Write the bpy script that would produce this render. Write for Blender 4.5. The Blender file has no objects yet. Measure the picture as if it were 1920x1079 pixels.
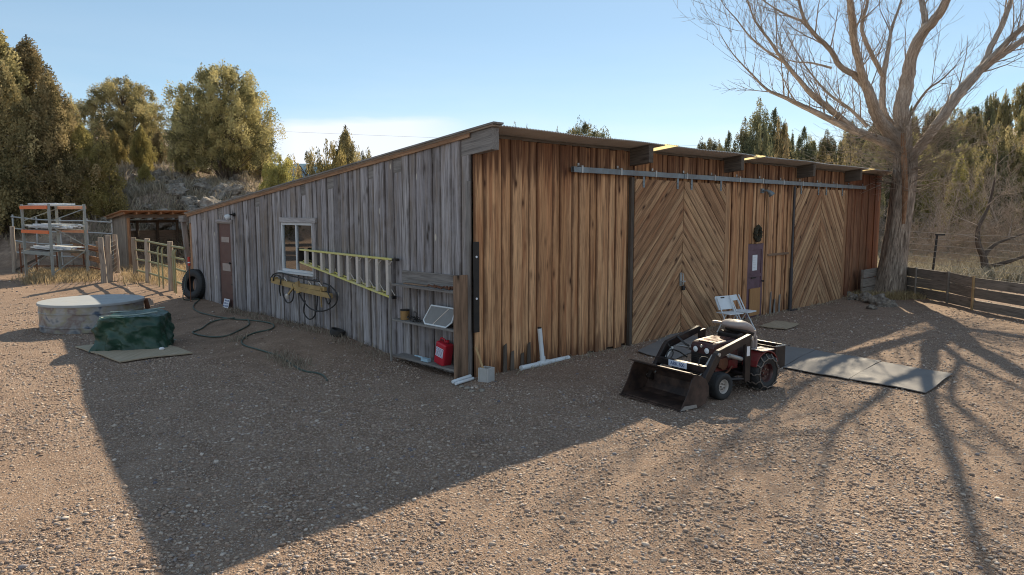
import bpy, bmesh, math, random
import numpy as np
from mathutils import Vector, Matrix, noise as mnoise
SC = bpy.context.scene
COL = SC.collection
rnd = random.Random(11)
NP = np.random.default_rng(5)
PI = math.pi

# ------------------------------------------------------------------ camera frame and survey helpers
FPX, CX, CY, CAMH = 1331.0, 960.0, 539.5, 2.8
PITCH = math.atan((CY - 397) / FPX)
def ray(px, py):
    u = (px - CX) / FPX; v = -(py - CY) / FPX
    c, s = math.cos(PITCH), math.sin(PITCH)
    return np.array([u, c + v * s, -s + v * c])
def G(px, py, z=0.0):
    d = ray(px, py); t = (z - CAMH) / d[2]
    return np.array([0, 0, CAMH]) + t * d
def AT(px, py, Y):
    d = ray(px, py); t = Y / d[1]
    return np.array([0, 0, CAMH]) + t * d
BC = G(888, 708)                                   # near corner of the barn
_h = FPX / math.cos(PITCH)
RD = np.array([2320 - 960, _h, 0]); RD /= np.linalg.norm(RD)   # along the long front wall
LD = np.array([-RD[1], RD[0], 0])                               # along the gable wall
BROT = math.atan2(RD[1], RD[0])
SUN_EL = math.radians(32.0); SUN_AZ = math.atan2(.331, .944)

# ------------------------------------------------------------------ terrain
def sm(a, b, x):
    t = np.clip((np.asarray(x, float) - a) / (b - a), 0, 1)
    return t * t * (3 - 2 * t)
def terr(x, y):
    x = np.asarray(x, float); y = np.asarray(y, float)
    s = (x - BC[0]) * LD[0] + (y - BC[1]) * LD[1]
    r = (x - BC[0]) * RD[0] + (y - BC[1]) * RD[1]
    berm = .27 * sm(1.2, 5, s) * (1 - .62 * sm(.7, 2.4, -r)) * (1 - sm(12.5, 16, s)) * (1 - sm(.3, 1.5, r))
    back = .34 * sm(17, 25, y) * sm(-5, -11, x)
    z = np.maximum(berm, back) + .06 * sm(9.2, 12, s) * sm(-3, 0, r) * (1 - sm(.3, 1.5, r))
    yy = np.maximum(y, 1.0); q = x / yy
    # rocky hillside at the left
    d = y - (32.3 + .10 * (x + 17)) + .6 * np.sin(x * .5) + .35 * np.sin(x * 1.7 + y * .4)
    hl = .62 * np.clip(d, 0, 5) + .20 * np.clip(d - 5, 0, 34)
    hl = hl + sm(0, 4, d) * (.28 * np.sin(x * 1.3 + .6 * y) * np.sin(y * 1.1 - .4 * x) + .16 * np.sin(2.9 * x + 1.3) * np.sin(2.3 * y))
    z = z + hl * sm(-.27, -.37, q) * (y > 20)
    # wooded ridge at the right
    e = y - 40
    hr = .285 * np.clip(e, 0, 45) + .06 * np.clip(e - 45, 0, 60)
    z = z + hr * sm(.24, .72, q) * (y > 20)
    z = z + sm(75, 160, y) * 3.0 * (1 - sm(-.5, -.3, q)) * 0
    z = z + .018 * np.sin(1.9 * x + .7 * y) * np.sin(1.3 * y - .5 * x) + .010 * np.sin(4.7 * x - 2 * y + 1) * np.sin(4.1 * y + x)
    return z
def tz(x, y): return float(terr(x, y))
def GT(px, py):
    z = 0.0
    for _ in range(25):
        p = G(px, py, z); z = .5 * z + .5 * tz(p[0], p[1])
    return np.array([p[0], p[1], tz(p[0], p[1])])

# ------------------------------------------------------------------ object helpers
def tag(o, label=None, cat=None, group=None, kind=None):
    if label: o['label'] = label
    if cat: o['category'] = cat
    if group: o['group'] = group
    if kind: o['kind'] = kind
    return o
def empty(name, loc, rz=0.0, label=None, cat=None, group=None):
    o = bpy.data.objects.new(name, None); COL.objects.link(o)
    o.location = loc; o.rotation_euler = (0, 0, rz); o.empty_display_size = .2
    return tag(o, label, cat, group)
def copy_tree(o, parent=None):
    c = o.copy(); COL.objects.link(c)
    if parent is not None: c.parent = parent
    for ch in list(o.children): copy_tree(ch, c)
    return c
def link_mesh(name, me, mat, parent=None):
    o = bpy.data.objects.new(name, me); COL.objects.link(o)
    if mat is not None and not me.materials: me.materials.append(mat)
    if parent is not None: o.parent = parent
    return o
class MB:
    """collects shapes; every vert has a board coordinate (bc) and a tint"""
    def __init__(s): s.v = []; s.f = []; s.bc = []; s.t = []
    def add(s, vs, fs, bc=None, tint=None):
        n = len(s.v); s.v += [tuple(map(float, p)) for p in vs]
        s.f += [tuple(i + n for i in f) for f in fs]
        s.bc += [tuple(p) for p in (bc if bc is not None else vs)]
        s.t += [rnd.random() if tint is None else tint] * len(vs)
        if tint is None: s.t[-len(vs):] = [s.t[-1]] * len(vs)
    def box(s, lo, hi, rot=None, org=(0, 0, 0), tint=None, jit=0.0, bev=0.0):
        lo = np.array(lo, float); hi = np.array(hi, float)
        P = np.array([[(lo, hi)[i][0], (lo, hi)[j][1], (lo, hi)[k][2]] for i in (0, 1) for j in (0, 1) for k in (0, 1)])
        if jit: P += np.array([[rnd.uniform(-jit, jit) for _ in range(3)] for _ in range(8)])
        dims = hi - lo; ax = list(np.argsort(dims)[::-1])          # long axis -> bc y
        L = P - lo; off = np.array([rnd.uniform(0, 50) for _ in range(3)])
        bc = np.stack([L[:, ax[1]], L[:, ax[0]], L[:, ax[2]]], 1) + off
        if rot is not None: P = P @ np.array(rot).T
        P = P + np.array(org)
        F = [(0, 1, 3, 2), (4, 6, 7, 5), (0, 4, 5, 1), (2, 3, 7, 6), (0, 2, 6, 4), (1, 5, 7, 3)]
        s.add(P, F, bc, tint)
    def bar(s, a, b, w, t, up=(0, 0, 1), tint=None, jit=0.0):
        """rectangular bar from a to b; w across, t along 'up'"""
        a = np.array(a, float); b = np.array(b, float); d = b - a; L = np.linalg.norm(d); d /= L
        up = np.array(up, float); x = np.cross(d, up)
        if np.linalg.norm(x) < 1e-4: x = np.cross(d, (1, 0, 0))
        x /= np.linalg.norm(x); z = np.cross(x, d)
        s.box((-w / 2, 0, -t / 2), (w / 2, L, t / 2), np.stack([x, d, z], 1), a, tint, jit)
    def prism(s, poly, org, ux, uy, un, t0, t1, tint=None, along=None, edge=False):
        """2-D polygon in (ux,uy) extruded t0..t1 along un; along = grain dir in 2-D"""
        org = np.array(org, float); ux, uy, un = (np.array(k, float) for k in (ux, uy, un))
        n = len(poly); A = along if along is not None else (0, 1)
        off = [rnd.uniform(0, 50) for _ in range(3)]
        if edge: off[0] = rnd.randint(1, 60) - min(q[0] * A[1] - q[1] * A[0] for q in poly)      # whole number at the left edge of the board
        V = []; B = []
        for t in (t0, t1):
            for (x, y) in poly:
                V.append(org + ux * x + uy * y + un * t)
                B.append((x * A[1] - y * A[0] + off[0], x * A[0] + y * A[1] + off[1], t + off[2]))
        F = [tuple(range(n))[::-1], tuple(range(n, 2 * n))] + [(i, (i + 1) % n, n + (i + 1) % n, n + i) for i in range(n)]
        s.add(V, F, B, tint)
    def tube(s, pts, rad, n=8, cap=True, tint=None):
        pts = [np.array(p, float) for p in pts]; m = len(pts)
        if not hasattr(rad, '__len__'): rad = [rad] * m
        V = []; B = []; nx = None; acc = 0; off = rnd.uniform(0, 50)
        for i, p in enumerate(pts):
            d = pts[min(i + 1, m - 1)] - pts[max(i - 1, 0)]; d /= (np.linalg.norm(d) + 1e-9)
            if nx is None:
                nx = np.cross(d, (0, 0, 1) if abs(d[2]) < .9 else (1, 0, 0))
            nx = nx - d * np.dot(nx, d); nx /= np.linalg.norm(nx) + 1e-9; ny = np.cross(d, nx)
            if i: acc += np.linalg.norm(p - pts[i - 1])
            for k in range(n):
                a = 2 * PI * k / n
                V.append(p + rad[i] * (math.cos(a) * nx + math.sin(a) * ny)); B.append((a * rad[0] + off, acc, off))
        F = [(i * n + k, i * n + (k + 1) % n, (i + 1) * n + (k + 1) % n, (i + 1) * n + k) for i in range(m - 1) for k in range(n)]
        if cap: F += [tuple(range(n))[::-1], tuple(range((m - 1) * n, m * n))]
        s.add(V, F, B, tint)
    def lathe(s, prof, n=24, org=(0, 0, 0), axis=(0, 0, 1), tint=None, cap=True):
        """profile of (radius, height) about axis"""
        ax = np.array(axis, float); ax /= np.linalg.norm(ax)
        x = np.cross(ax, (0, 0, 1) if abs(ax[2]) < .9 else (1, 0, 0)); x /= np.linalg.norm(x); y = np.cross(ax, x)
        V = []; B = []
        for (r, h) in prof:
            for k in range(n):
                a = 2 * PI * k / n
                V.append(np.array(org) + ax * h + r * (math.cos(a) * x + math.sin(a) * y)); B.append((a, h, r))
        m = len(prof)
        F = [(i * n + k, i * n + (k + 1) % n, (i + 1) * n + (k + 1) % n, (i + 1) * n + k) for i in range(m - 1) for k in range(n)]
        if cap: F += [tuple(range(n))[::-1], tuple(range((m - 1) * n, m * n))]
        s.add(V, F, B, tint)
    def mesh(s, name, smooth=None):
        me = bpy.data.meshes.new(name); me.from_pydata(s.v, [], s.f)
        a = me.attributes.new('bc', 'FLOAT_VECTOR', 'POINT'); a.data.foreach_set('vector', np.array(s.bc, np.float32).ravel())
        a = me.attributes.new('tint', 'FLOAT', 'POINT'); a.data.foreach_set('value', np.array(s.t, np.float32))
        bm = bmesh.new(); bm.from_mesh(me); bmesh.ops.recalc_face_normals(bm, faces=bm.faces); bm.to_mesh(me); bm.free()
        if smooth is not None:
            me.polygons.foreach_set('use_smooth', [True] * len(me.polygons)); me.set_sharp_from_angle(angle=math.radians(smooth))
        me.update(); return me
    def split(s, name, mat, parent=None, smooth=None, bevel=0.0):
        """one object per connected piece"""
        par = list(range(len(s.v)))
        def find(i):
            while par[i] != i: par[i] = par[par[i]]; i = par[i]
            return i
        for f in s.f:
            a = find(f[0])
            for i in f[1:]: par[find(i)] = a
        groups = {}
        for i in range(len(s.v)): groups.setdefault(find(i), []).append(i)
        out = []
        for g in groups.values():
            ix = {i: k for k, i in enumerate(g)}; q = MB(); q.v = [s.v[i] for i in g]; q.bc = [s.bc[i] for i in g]; q.t = [s.t[i] for i in g]
            q.f = [tuple(ix[i] for i in f) for f in s.f if f[0] in ix]; out.append(q.build(name, mat, parent, smooth, bevel))
        return out
    def build(s, name, mat, parent=None, smooth=None, bevel=0.0, loc=None):
        o = link_mesh(name, s.mesh(name, smooth), mat, parent)
        if bevel:
            m = o.modifiers.new('bevel', 'BEVEL'); m.width = bevel; m.segments = 2; m.limit_method = 'ANGLE'; m.angle_limit = math.radians(40)
        if loc is not None: o.location = loc
        return o
def np_mesh(name, V, F, attrs=None, smooth=False):
    """fast triangle mesh from numpy arrays"""
    me = bpy.data.meshes.new(name); V = np.asarray(V, np.float32); F = np.asarray(F, np.int32); k = F.shape[1]
    me.vertices.add(len(V)); me.vertices.foreach_set('co', V.ravel())
    me.loops.add(F.size); me.loops.foreach_set('vertex_index', F.ravel())
    me.polygons.add(len(F)); me.polygons.foreach_set('loop_start', np.arange(0, F.size, k, dtype=np.int32))
    if smooth: me.polygons.foreach_set('use_smooth', np.ones(len(F), bool))
    me.update(calc_edges=True)
    for nme, arr in (attrs or {}).items():
        arr = np.asarray(arr, np.float32)
        if arr.ndim == 1:
            a = me.attributes.new(nme, 'FLOAT', 'POINT'); a.data.foreach_set('value', arr)
        else:
            a = me.attributes.new(nme, 'FLOAT_VECTOR', 'POINT'); a.data.foreach_set('vector', arr.ravel())
    me.validate(); return me
def text_mesh(name, body, size, mat, parent, M, align='CENTER', depth=.0015):
    cu = bpy.data.curves.new(name, 'FONT'); cu.body = body; cu.size = size; cu.align_x = align; cu.align_y = 'CENTER'; cu.extrude = depth
    t = bpy.data.objects.new(name, cu); COL.objects.link(t)
    dg = bpy.context.evaluated_depsgraph_get(); me = bpy.data.meshes.new_from_object(t.evaluated_get(dg))
    bpy.data.objects.remove(t); me.materials.clear()
    o = link_mesh(name, me, mat, parent); o.matrix_local = M; return o

# ------------------------------------------------------------------ materials
class NT:
    def __init__(s, name):
        s.m = bpy.data.materials.new(name); s.m.use_nodes = True; s.n = s.m.node_tree; s.n.nodes.clear()
        s.out = s.n.nodes.new('ShaderNodeOutputMaterial')
    def node(s, typ, **kw):
        n = s.n.nodes.new(typ)
        for k, v in kw.items():
            if k in n.inputs: n.inputs[k].default_value = v
            else: setattr(n, k, v)
        return n
    def l(s, a, b): s.n.links.new(a, b)
    def attr(s, name): return s.node('ShaderNodeAttribute', attribute_name=name)
    def noise(s, vec, scale=5, detail=4, rough=.55, dist=0):
        n = s.node('ShaderNodeTexNoise'); n.inputs['Scale'].default_value = scale; n.inputs['Detail'].default_value = detail
        n.inputs['Roughness'].default_value = rough; n.inputs['Distortion'].default_value = dist
        if vec is not None: s.l(vec, n.inputs['Vector'])
        return n
    def scale(s, vec, sc):
        n = s.node('ShaderNodeMapping'); n.inputs['Scale'].default_value = sc; s.l(vec, n.inputs['Vector']); return n.outputs[0]
    def ramp(s, fac, stops, interp='LINEAR'):
        r = s.node('ShaderNodeValToRGB'); r.color_ramp.interpolation = interp; e = r.color_ramp.elements
        while len(e) < len(stops): e.new(.5)
        for i, (p, c) in enumerate(stops):
            e[i].position = p; c = c if hasattr(c, '__len__') else (c, c, c); e[i].color = (*c[:3], 1)
        if fac is not None: s.l(fac, r.inputs[0])
        return r.outputs[0]
    def mix(s, a, b, fac, mode='MIX'):
        n = s.node('ShaderNodeMix', data_type='RGBA', blend_type=mode)
        for sock, v in ((n.inputs[6], a), (n.inputs[7], b), (n.inputs[0], fac)):
            if isinstance(v, (int, float)): sock.default_value = v
            elif isinstance(v, tuple): sock.default_value = (*v[:3], 1)
            else: s.l(v, sock)
        return n.outputs[2]
    def math(s, op, a, b=0.0):
        n = s.node('ShaderNodeMath', operation=op)
        for sock, v in ((n.inputs[0], a), (n.inputs[1], b)):
            if isinstance(v, (int, float)): sock.default_value = v
            else: s.l(v, sock)
        return n.outputs[0]
    def bump(s, h, strength=.3, dist=.01, normal=None):
        b = s.node('ShaderNodeBump'); b.inputs['Strength'].default_value = strength; b.inputs['Distance'].default_value = dist
        s.l(h, b.inputs['Height'])
        if normal is not None: s.l(normal, b.inputs['Normal'])
        return b.outputs[0]
    def bsdf(s, color, rough=.8, metal=0.0, normal=None, spec=.3, **kw):
        p = s.node('ShaderNodeBsdfPrincipled')
        for sock, v in ((p.inputs['Base Color'], color), (p.inputs['Roughness'], rough), (p.inputs['Metallic'], metal)):
            if isinstance(v, (int, float)): sock.default_value = v
            elif isinstance(v, tuple): sock.default_value = (*v[:3], 1)
            else: s.l(v, sock)
        p.inputs['Specular IOR Level'].default_value = spec
        for k, v in kw.items(): p.inputs[k].default_value = v
        if normal is not None: s.l(normal, p.inputs['Normal'])
        s.l(p.outputs[0], s.out.inputs[0]); s.p = p; return p

def wood(name, cols, dark=(.05, .03, .02), grain=.45, streak=.5, knots=.8, rough=.85, stain=None, gs=1.0, dust=None, drip=None, pale=0, edge=0):
    m = NT(name); bc = m.attr('bc').outputs['Vector']; ti = m.attr('tint').outputs['Fac']
    base = m.ramp(ti, [(i / (len(cols) - 1), c) for i, c in enumerate(cols)])
    fine = m.noise(m.scale(bc, (70 * gs, 2.2 * gs, 70 * gs)), 1, 6, .62, .4)
    wide = m.noise(m.scale(bc, (16 * gs, .55 * gs, 16 * gs)), 1, 4, .6, .6)
    patch = m.noise(m.scale(bc, (3, 1.1, 3)), 1, 4, .6)
    g = m.ramp(fine.outputs['Fac'], [(.33, 1 - grain), (.50, .95), (.64, 1.15)])
    c = m.mix(base, g, 1.0, 'MULTIPLY')
    st = m.ramp(wide.outputs['Fac'], [(.44, 0), (.62, 1)])
    st2 = m.ramp(patch.outputs['Fac'], [(.35, .15), (.65, 1)])
    c = m.mix(c, dark, m.math('MULTIPLY', m.math('MULTIPLY', st, st2), streak))
    if stain:
        w2 = m.noise(m.scale(bc, (5, .42, 5)), 1.3, 3, .55, .3)
        c = m.mix(c, stain[0], m.math('MULTIPLY', m.ramp(w2.outputs['Fac'], [(.50, 0), (.66, 1)]), stain[1]))
    if knots:
        vo = m.node('ShaderNodeTexVoronoi', feature='F1'); vo.inputs['Scale'].default_value = 1.0; m.l(m.scale(bc, (4.2, 1.5, .01)), vo.inputs['Vector'])
        k = m.ramp(vo.outputs['Distance'], [(.055, 1), (.13, .4), (.22, 0)])
        kc = m.mix(c, tuple(x * .8 for x in dark), m.math('MULTIPLY', k, knots)); c = kc
    if edge:      # ragged darker band along one edge of each board
        sb = m.node('ShaderNodeSeparateXYZ'); m.l(bc, sb.inputs[0]); en = m.noise(m.scale(bc, (3, 1.3, 3)), 1, 4, .65)
        ew = m.math('SUBTRACT', m.math('FRACT', sb.outputs['X']), m.math('MULTIPLY', m.math('SUBTRACT', en.outputs['Fac'], .42), .14))
        c = m.mix(c, dark, m.math('MULTIPLY', m.ramp(ew, [(.004, 1), (.03, .35), (.05, 0)]), edge))
    if pale:      # pale pitch-crusted knots with a dark run below
        v2 = m.node('ShaderNodeTexVoronoi', feature='F1'); v2.inputs['Scale'].default_value = 1.0; m.l(m.scale(bc, (3.1, 1.15, .01)), v2.inputs['Vector'])
        s2 = m.node('ShaderNodeSeparateColor'); m.l(v2.outputs['Color'], s2.inputs[0])
        k2 = m.math('MULTIPLY', m.ramp(v2.outputs['Distance'], [(.05, 1), (.085, 0)]), m.math('GREATER_THAN', s2.outputs[0], .62)); c = m.mix(c, (.62, .56, .45), m.math('MULTIPLY', k2, pale))
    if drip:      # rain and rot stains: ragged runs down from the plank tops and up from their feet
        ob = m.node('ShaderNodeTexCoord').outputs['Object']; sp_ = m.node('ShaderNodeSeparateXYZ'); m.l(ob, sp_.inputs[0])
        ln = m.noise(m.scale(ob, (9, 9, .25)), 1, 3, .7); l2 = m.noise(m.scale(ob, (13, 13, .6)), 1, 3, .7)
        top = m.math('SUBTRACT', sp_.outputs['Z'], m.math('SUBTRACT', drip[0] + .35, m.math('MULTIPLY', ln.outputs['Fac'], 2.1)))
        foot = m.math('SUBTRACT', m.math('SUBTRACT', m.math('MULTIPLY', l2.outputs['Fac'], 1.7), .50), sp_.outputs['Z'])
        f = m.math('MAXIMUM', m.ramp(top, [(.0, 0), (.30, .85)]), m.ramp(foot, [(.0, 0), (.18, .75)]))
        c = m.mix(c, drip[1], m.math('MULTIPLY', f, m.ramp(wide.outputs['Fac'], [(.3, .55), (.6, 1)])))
    if dust:
        geo = m.node('ShaderNodeNewGeometry')
        dn = m.noise(geo.outputs['Position'], 3.0, 4, .6)
        c = m.mix(c, dust, m.math('MULTIPLY', m.ramp(dn.outputs['Fac'], [(.5, 0), (.7, 1)]), .35))
    nb = m.bump(fine.outputs['Fac'], .5, .006)
    m.bsdf(c, rough, 0, nb, .2); return m.m
def paint(name, col, rough=.5, metal=0.0, var=.25, scale=9, bump=.1, spec=.4, dirt=None, dirt_amt=.5, obj=True, dscale=4, **kw):
    m = NT(name); tc = m.node('ShaderNodeTexCoord').outputs['Object']
    n1 = m.noise(tc, scale, 5, .6); n2 = m.noise(tc, dscale, 6, .65)
    c = m.mix(tuple(x * (1 - var) for x in col), tuple(min(1, x * (1 + var)) for x in col), n1.outputs['Fac'])
    if dirt: c = m.mix(c, dirt, m.math('MULTIPLY', m.ramp(n2.outputs['Fac'], [(.42, 0), (.66, 1)]), dirt_amt))
    r = m.ramp(n2.outputs['Fac'], [(.3, max(.05, rough - .12)), (.7, min(1, rough + .15))])
    m.bsdf(c, r, metal, m.bump(n1.outputs['Fac'], bump, .004), spec, **kw); return m.m

M = {}
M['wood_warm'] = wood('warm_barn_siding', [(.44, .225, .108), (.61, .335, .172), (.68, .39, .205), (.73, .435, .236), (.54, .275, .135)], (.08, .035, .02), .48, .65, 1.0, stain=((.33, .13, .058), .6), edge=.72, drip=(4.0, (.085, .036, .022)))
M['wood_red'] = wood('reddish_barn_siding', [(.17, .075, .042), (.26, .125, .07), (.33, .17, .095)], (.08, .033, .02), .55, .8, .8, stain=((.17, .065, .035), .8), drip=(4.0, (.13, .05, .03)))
M['wood_door'] = wood('sliding_door_planks', [(.31, .17, .09), (.46, .27, .15), (.54, .335, .185), (.60, .385, .22), (.36, .195, .105)], (.075, .036, .024), .5, .7, 1.0, stain=((.30, .14, .07), .65), edge=.45)
M['wood_grey'] = wood('grey_weathered_siding', [(.19, .172, .172), (.34, .315, .325), (.40, .372, .38), (.46, .43, .43), (.26, .235, .235), (.39, .355, .345)], (.085, .07, .062), .6, .85, 1.0, stain=((.21, .165, .13), .75), dust=(.35, .33, .35), pale=.8, edge=.8)
M['wood_shelf'] = wood('old_shelf_boards', [(.22, .20, .19), (.30, .28, .26)], (.08, .06, .05), .45, .5, .6)
M['wood_brown'] = wood('brown_rough_board', [(.26, .165, .11), (.33, .22, .15)], (.06, .04, .028), .55, .8, 1.0)
M['wood_dark'] = wood('dark_old_timber', [(.10, .08, .065), (.17, .14, .115)], (.04, .03, .025), .5, .5, .7)
M['wood_post'] = wood('grey_fence_timber', [(.24, .195, .155), (.42, .345, .28), (.34, .29, .245)], (.09, .068, .052), .5, .5, .7)
M['wood_fence'] = wood('weathered_fence_plank', [(.21, .18, .15), (.32, .275, .235), (.27, .235, .205)], (.08, .065, .052), .5, .5, .7)
M['wood_tan'] = wood('tan_plank', [(.42, .27, .13), (.5, .34, .18)], (.2, .11, .05), .3, .3, .4)
M['plywood'] = wood('plywood_sheet', [(.36, .29, .21), (.42, .35, .26)], (.2, .15, .1), .18, .3, .3)
M['ply_orange'] = wood('bare_plywood_patch', [(.36, .185, .075), (.42, .225, .10)], (.2, .095, .04), .25, .35, .3)
M['rake'] = wood('orange_brown_rake', [(.33, .18, .10), (.42, .25, .15)], (.12, .07, .045), .5, .8, .4)
M['roof'] = paint('galvanised_corrugated_roof', (.56, .53, .50), .55, .25, .2, 3, .05, dirt=(.42, .34, .27), dirt_amt=.4)
M['track'] = paint('grey_steel_track', (.20, .24, .27), .5, .3, .2, 6, .05, dirt=(.16, .12, .1), dirt_amt=.35)
M['steel'] = paint('dull_galvanised_steel', (.42, .43, .43), .5, .5, .2, 12, .05, dirt=(.25, .2, .15), dirt_amt=.4)
M['black_metal'] = paint('black_metal', (.022, .021, .022), .5, .3, .3, 12, .05, dirt=(.06, .045, .035), dirt_amt=.5)
M['brown_door'] = paint('faded_brown_door', (.115, .058, .048), .6, 0, .3, 5, .1, dirt=(.17, .11, .09), dirt_amt=.5)
M['purple'] = paint('faded_purple_paint', (.135, .075, .098), .6, 0, .18, 6, .06, dirt=(.10, .06, .06), dirt_amt=.5)
M['white_paint'] = paint('chalky_white_frame', (.60, .62, .64), .5, 0, .12, 8, .04, dirt=(.4, .38, .35), dirt_amt=.4)
M['paper'] = paint('white_notice', (.75, .76, .8), .6, 0, .05, 20, .0)
M['white_plastic'] = paint('white_chair_plastic', (.68, .72, .76), .42, 0, .06, 8, .02, dirt=(.5, .48, .45), dirt_amt=.3)
M['pvc'] = paint('white_pvc', (.66, .70, .74), .4, 0, .08, 8, .02, dirt=(.45, .42, .38), dirt_amt=.4)
M['yellow_lad'] = paint('yellow_fibreglass_rail', (.62, .56, .17), .45, 0, .12, 9, .03, dirt=(.60, .55, .36), dirt_amt=.6)
M['alu'] = paint('aluminium_rung', (.62, .58, .54), .42, .35, .12, 12, .03, dirt=(.48, .42, .36), dirt_amt=.4)
M['yellow_tool'] = paint('worn_yellow_steel', (.42, .29, .12), .6, .1, .25, 8, .1, dirt=(.2, .12, .07), dirt_amt=.6)
M['rubber'] = paint('black_rubber', (.026, .026, .028), .72, 0, .3, 10, .1, dirt=(.10, .085, .07), dirt_amt=.55)
M['tyre_dark'] = paint('old_black_tyre', (.022, .023, .025), .65, 0, .3, 10, .1, dirt=(.05, .045, .04), dirt_amt=.4)
M['hose'] = paint('green_garden_hose', (.055, .085, .07), .5, 0, .25, 4, .0, dirt=(.14, .12, .10), dirt_amt=.5)
M['mat'] = paint('grey_rubber_mat', (.178, .170, .170), .8, 0, .12, 2.5, .05, spec=.15, dirt=(.25, .235, .222), dirt_amt=.55, dscale=1.4)
M['red_can'] = paint('red_can_plastic', (.46, .018, .035), .42, 0, .1, 9, .02, dirt=(.3, .03, .04), dirt_amt=.3)
M['gold_can'] = paint('yellowed_tin', (.33, .19, .07), .5, .2, .2, 9, .05, dirt=(.2, .12, .06), dirt_amt=.5)
M['concrete'] = paint('concrete_block', (.42, .41, .40), .9, 0, .18, 14, .35, dirt=(.3, .28, .25), dirt_amt=.4)
M['orange_beam'] = paint('orange_rack_beam', (.72, .17, .05), .5, 0, .12, 6, .03, dirt=(.5, .2, .1), dirt_amt=.3)
M['rack_steel'] = paint('grey_green_rack_steel', (.30, .33, .32), .5, .3, .12, 8, .03, dirt=(.25, .2, .16), dirt_amt=.4)
M['green_rail'] = paint('sun_faded_green_rail', (.27, .27, .15), .55, .1, .2, 6, .05, dirt=(.3, .22, .13), dirt_amt=.5)
M['red_cap'] = paint('red_marker_cap', (.5, .05, .03), .5)
M['rust'] = paint('rusty_rod', (.16, .07, .04), .8, .2, .3, 10, .1)
M['tan_seat'] = paint('faded_tan_vinyl', (.36, .30, .28), .5, 0, .15, 7, .05, dirt=(.2, .16, .14), dirt_amt=.5)
M['maroon'] = paint('dark_maroon_hood', (.055, .018, .020), .28, .1, .3, 6, .03, spec=.5, dirt=(.10, .07, .055), dirt_amt=.45)
M['red_body'] = paint('dusty_red_paint', (.17, .02, .02), .45, .1, .25, 6, .05, dirt=(.13, .075, .055), dirt_amt=.6)
M['black_arm'] = paint('dusty_black_loader_paint', (.018, .015, .016), .36, .2, .3, 9, .05, spec=.5, dirt=(.08, .055, .042), dirt_amt=.45)
M['bucket'] = paint('rusty_bucket_steel', (.042, .03, .027), .5, .3, .4, 9, .15, dirt=(.16, .10, .075), dirt_amt=.65)
M['worn_steel'] = paint('polished_worn_steel', (.5, .48, .46), .35, .6, .2, 14, .05, dirt=(.2, .14, .1), dirt_amt=.4)
M['rim'] = paint('dusty_white_rim', (.48, .45, .42), .5, .2, .15, 9, .05, dirt=(.25, .2, .17), dirt_amt=.5)
M['lens'] = paint('clear_headlight_lens', (.75, .78, .8), .15, 0, .05, 9, 0, spec=.7)
M['chain'] = paint('tyre_chain_steel', (.22, .19, .17), .45, .6, .2, 14, .05, dirt=(.15, .09, .06), dirt_amt=.5)
M['plate_white'] = paint('pale_blue_white_plate', (.62, .68, .78), .5, 0, .1, 30, .0)
M['blue_ink'] = paint('dark_blue_lettering', (.03, .06, .2), .5)
M['black_ink'] = paint('black_lettering', (.05, .04, .06), .6)
M['dark_inside'] = paint('dark_interior_dirt', (.08, .07, .06), .9)
M['lamp_glass'] = paint('frosted_lamp_lens', (.6, .62, .64), .3)
M['wire'] = paint('dull_wire', (.28, .27, .26), .5, .5)
M['wreath'] = paint('dark_dried_wreath', (.05, .045, .03), .95, 0, .4, 20, .4)
# window glass: mirror-like over a clear pane
m = NT('window_glass'); tr = m.node('ShaderNodeBsdfTransparent'); gl = m.node('ShaderNodeBsdfGlossy'); gl.inputs['Roughness'].default_value = .02
tr.inputs[0].default_value = (.7, .75, .75, 1); gl.inputs[0].default_value = (.9, .93, .95, 1)
fr = m.node('ShaderNodeFresnel'); fr.inputs[0].default_value = 1.9; mx = m.node('ShaderNodeMixShader')
m.l(m.math('ADD', fr.outputs[0], .18), mx.inputs[0]); m.l(tr.outputs[0], mx.inputs[1]); m.l(gl.outputs[0], mx.inputs[2]); m.l(mx.outputs[0], m.out.inputs[0]); M['glass'] = m.m
# translucent yellowed roof strip
m = NT('translucent_fibreglass'); a = m.node('ShaderNodeBsdfDiffuse'); b = m.node('ShaderNodeBsdfTranslucent')
a.inputs[0].default_value = (.72, .60, .36, 1); b.inputs[0].default_value = (.78, .64, .36, 1); mx = m.node('ShaderNodeMixShader'); mx.inputs[0].default_value = .7
m.l(a.outputs[0], mx.inputs[1]); m.l(b.outputs[0], mx.inputs[2]); m.l(mx.outputs[0], m.out.inputs[0]); M['skylight'] = m.m
def foliage(name, cols, trans=.35):
    m = NT(name); ti = m.attr('tint').outputs['Fac']; oi = m.node('ShaderNodeObjectInfo').outputs['Random']
    c = m.ramp(ti, [(i / (len(cols) - 1), k) for i, k in enumerate(cols)])
    hs = m.node('ShaderNodeHueSaturation'); m.l(c, hs.inputs['Color'])
    m.l(m.math('ADD', m.math('MULTIPLY', oi, .03), .485), hs.inputs['Hue']); m.l(m.math('ADD', m.math('MULTIPLY', oi, .5), .75), hs.inputs['Value'])
    d = m.node('ShaderNodeBsdfDiffuse'); t = m.node('ShaderNodeBsdfTranslucent'); mx = m.node('ShaderNodeMixShader'); mx.inputs[0].default_value = trans
    m.l(hs.outputs[0], d.inputs[0]); m.l(hs.outputs[0], t.inputs[0]); m.l(d.outputs[0], mx.inputs[1]); m.l(t.outputs[0], mx.inputs[2]); m.l(mx.outputs[0], m.out.inputs[0]); return m.m
M['juniper'] = foliage('juniper_foliage', [(.12, .115, .062), (.29, .25, .13), (.42, .355, .18), (.54, .445, .235)], .30)
M['juniper_far'] = foliage('far_conifer_foliage', [(.105, .115, .075), (.21, .205, .118), (.33, .295, .165)], .32)
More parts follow.
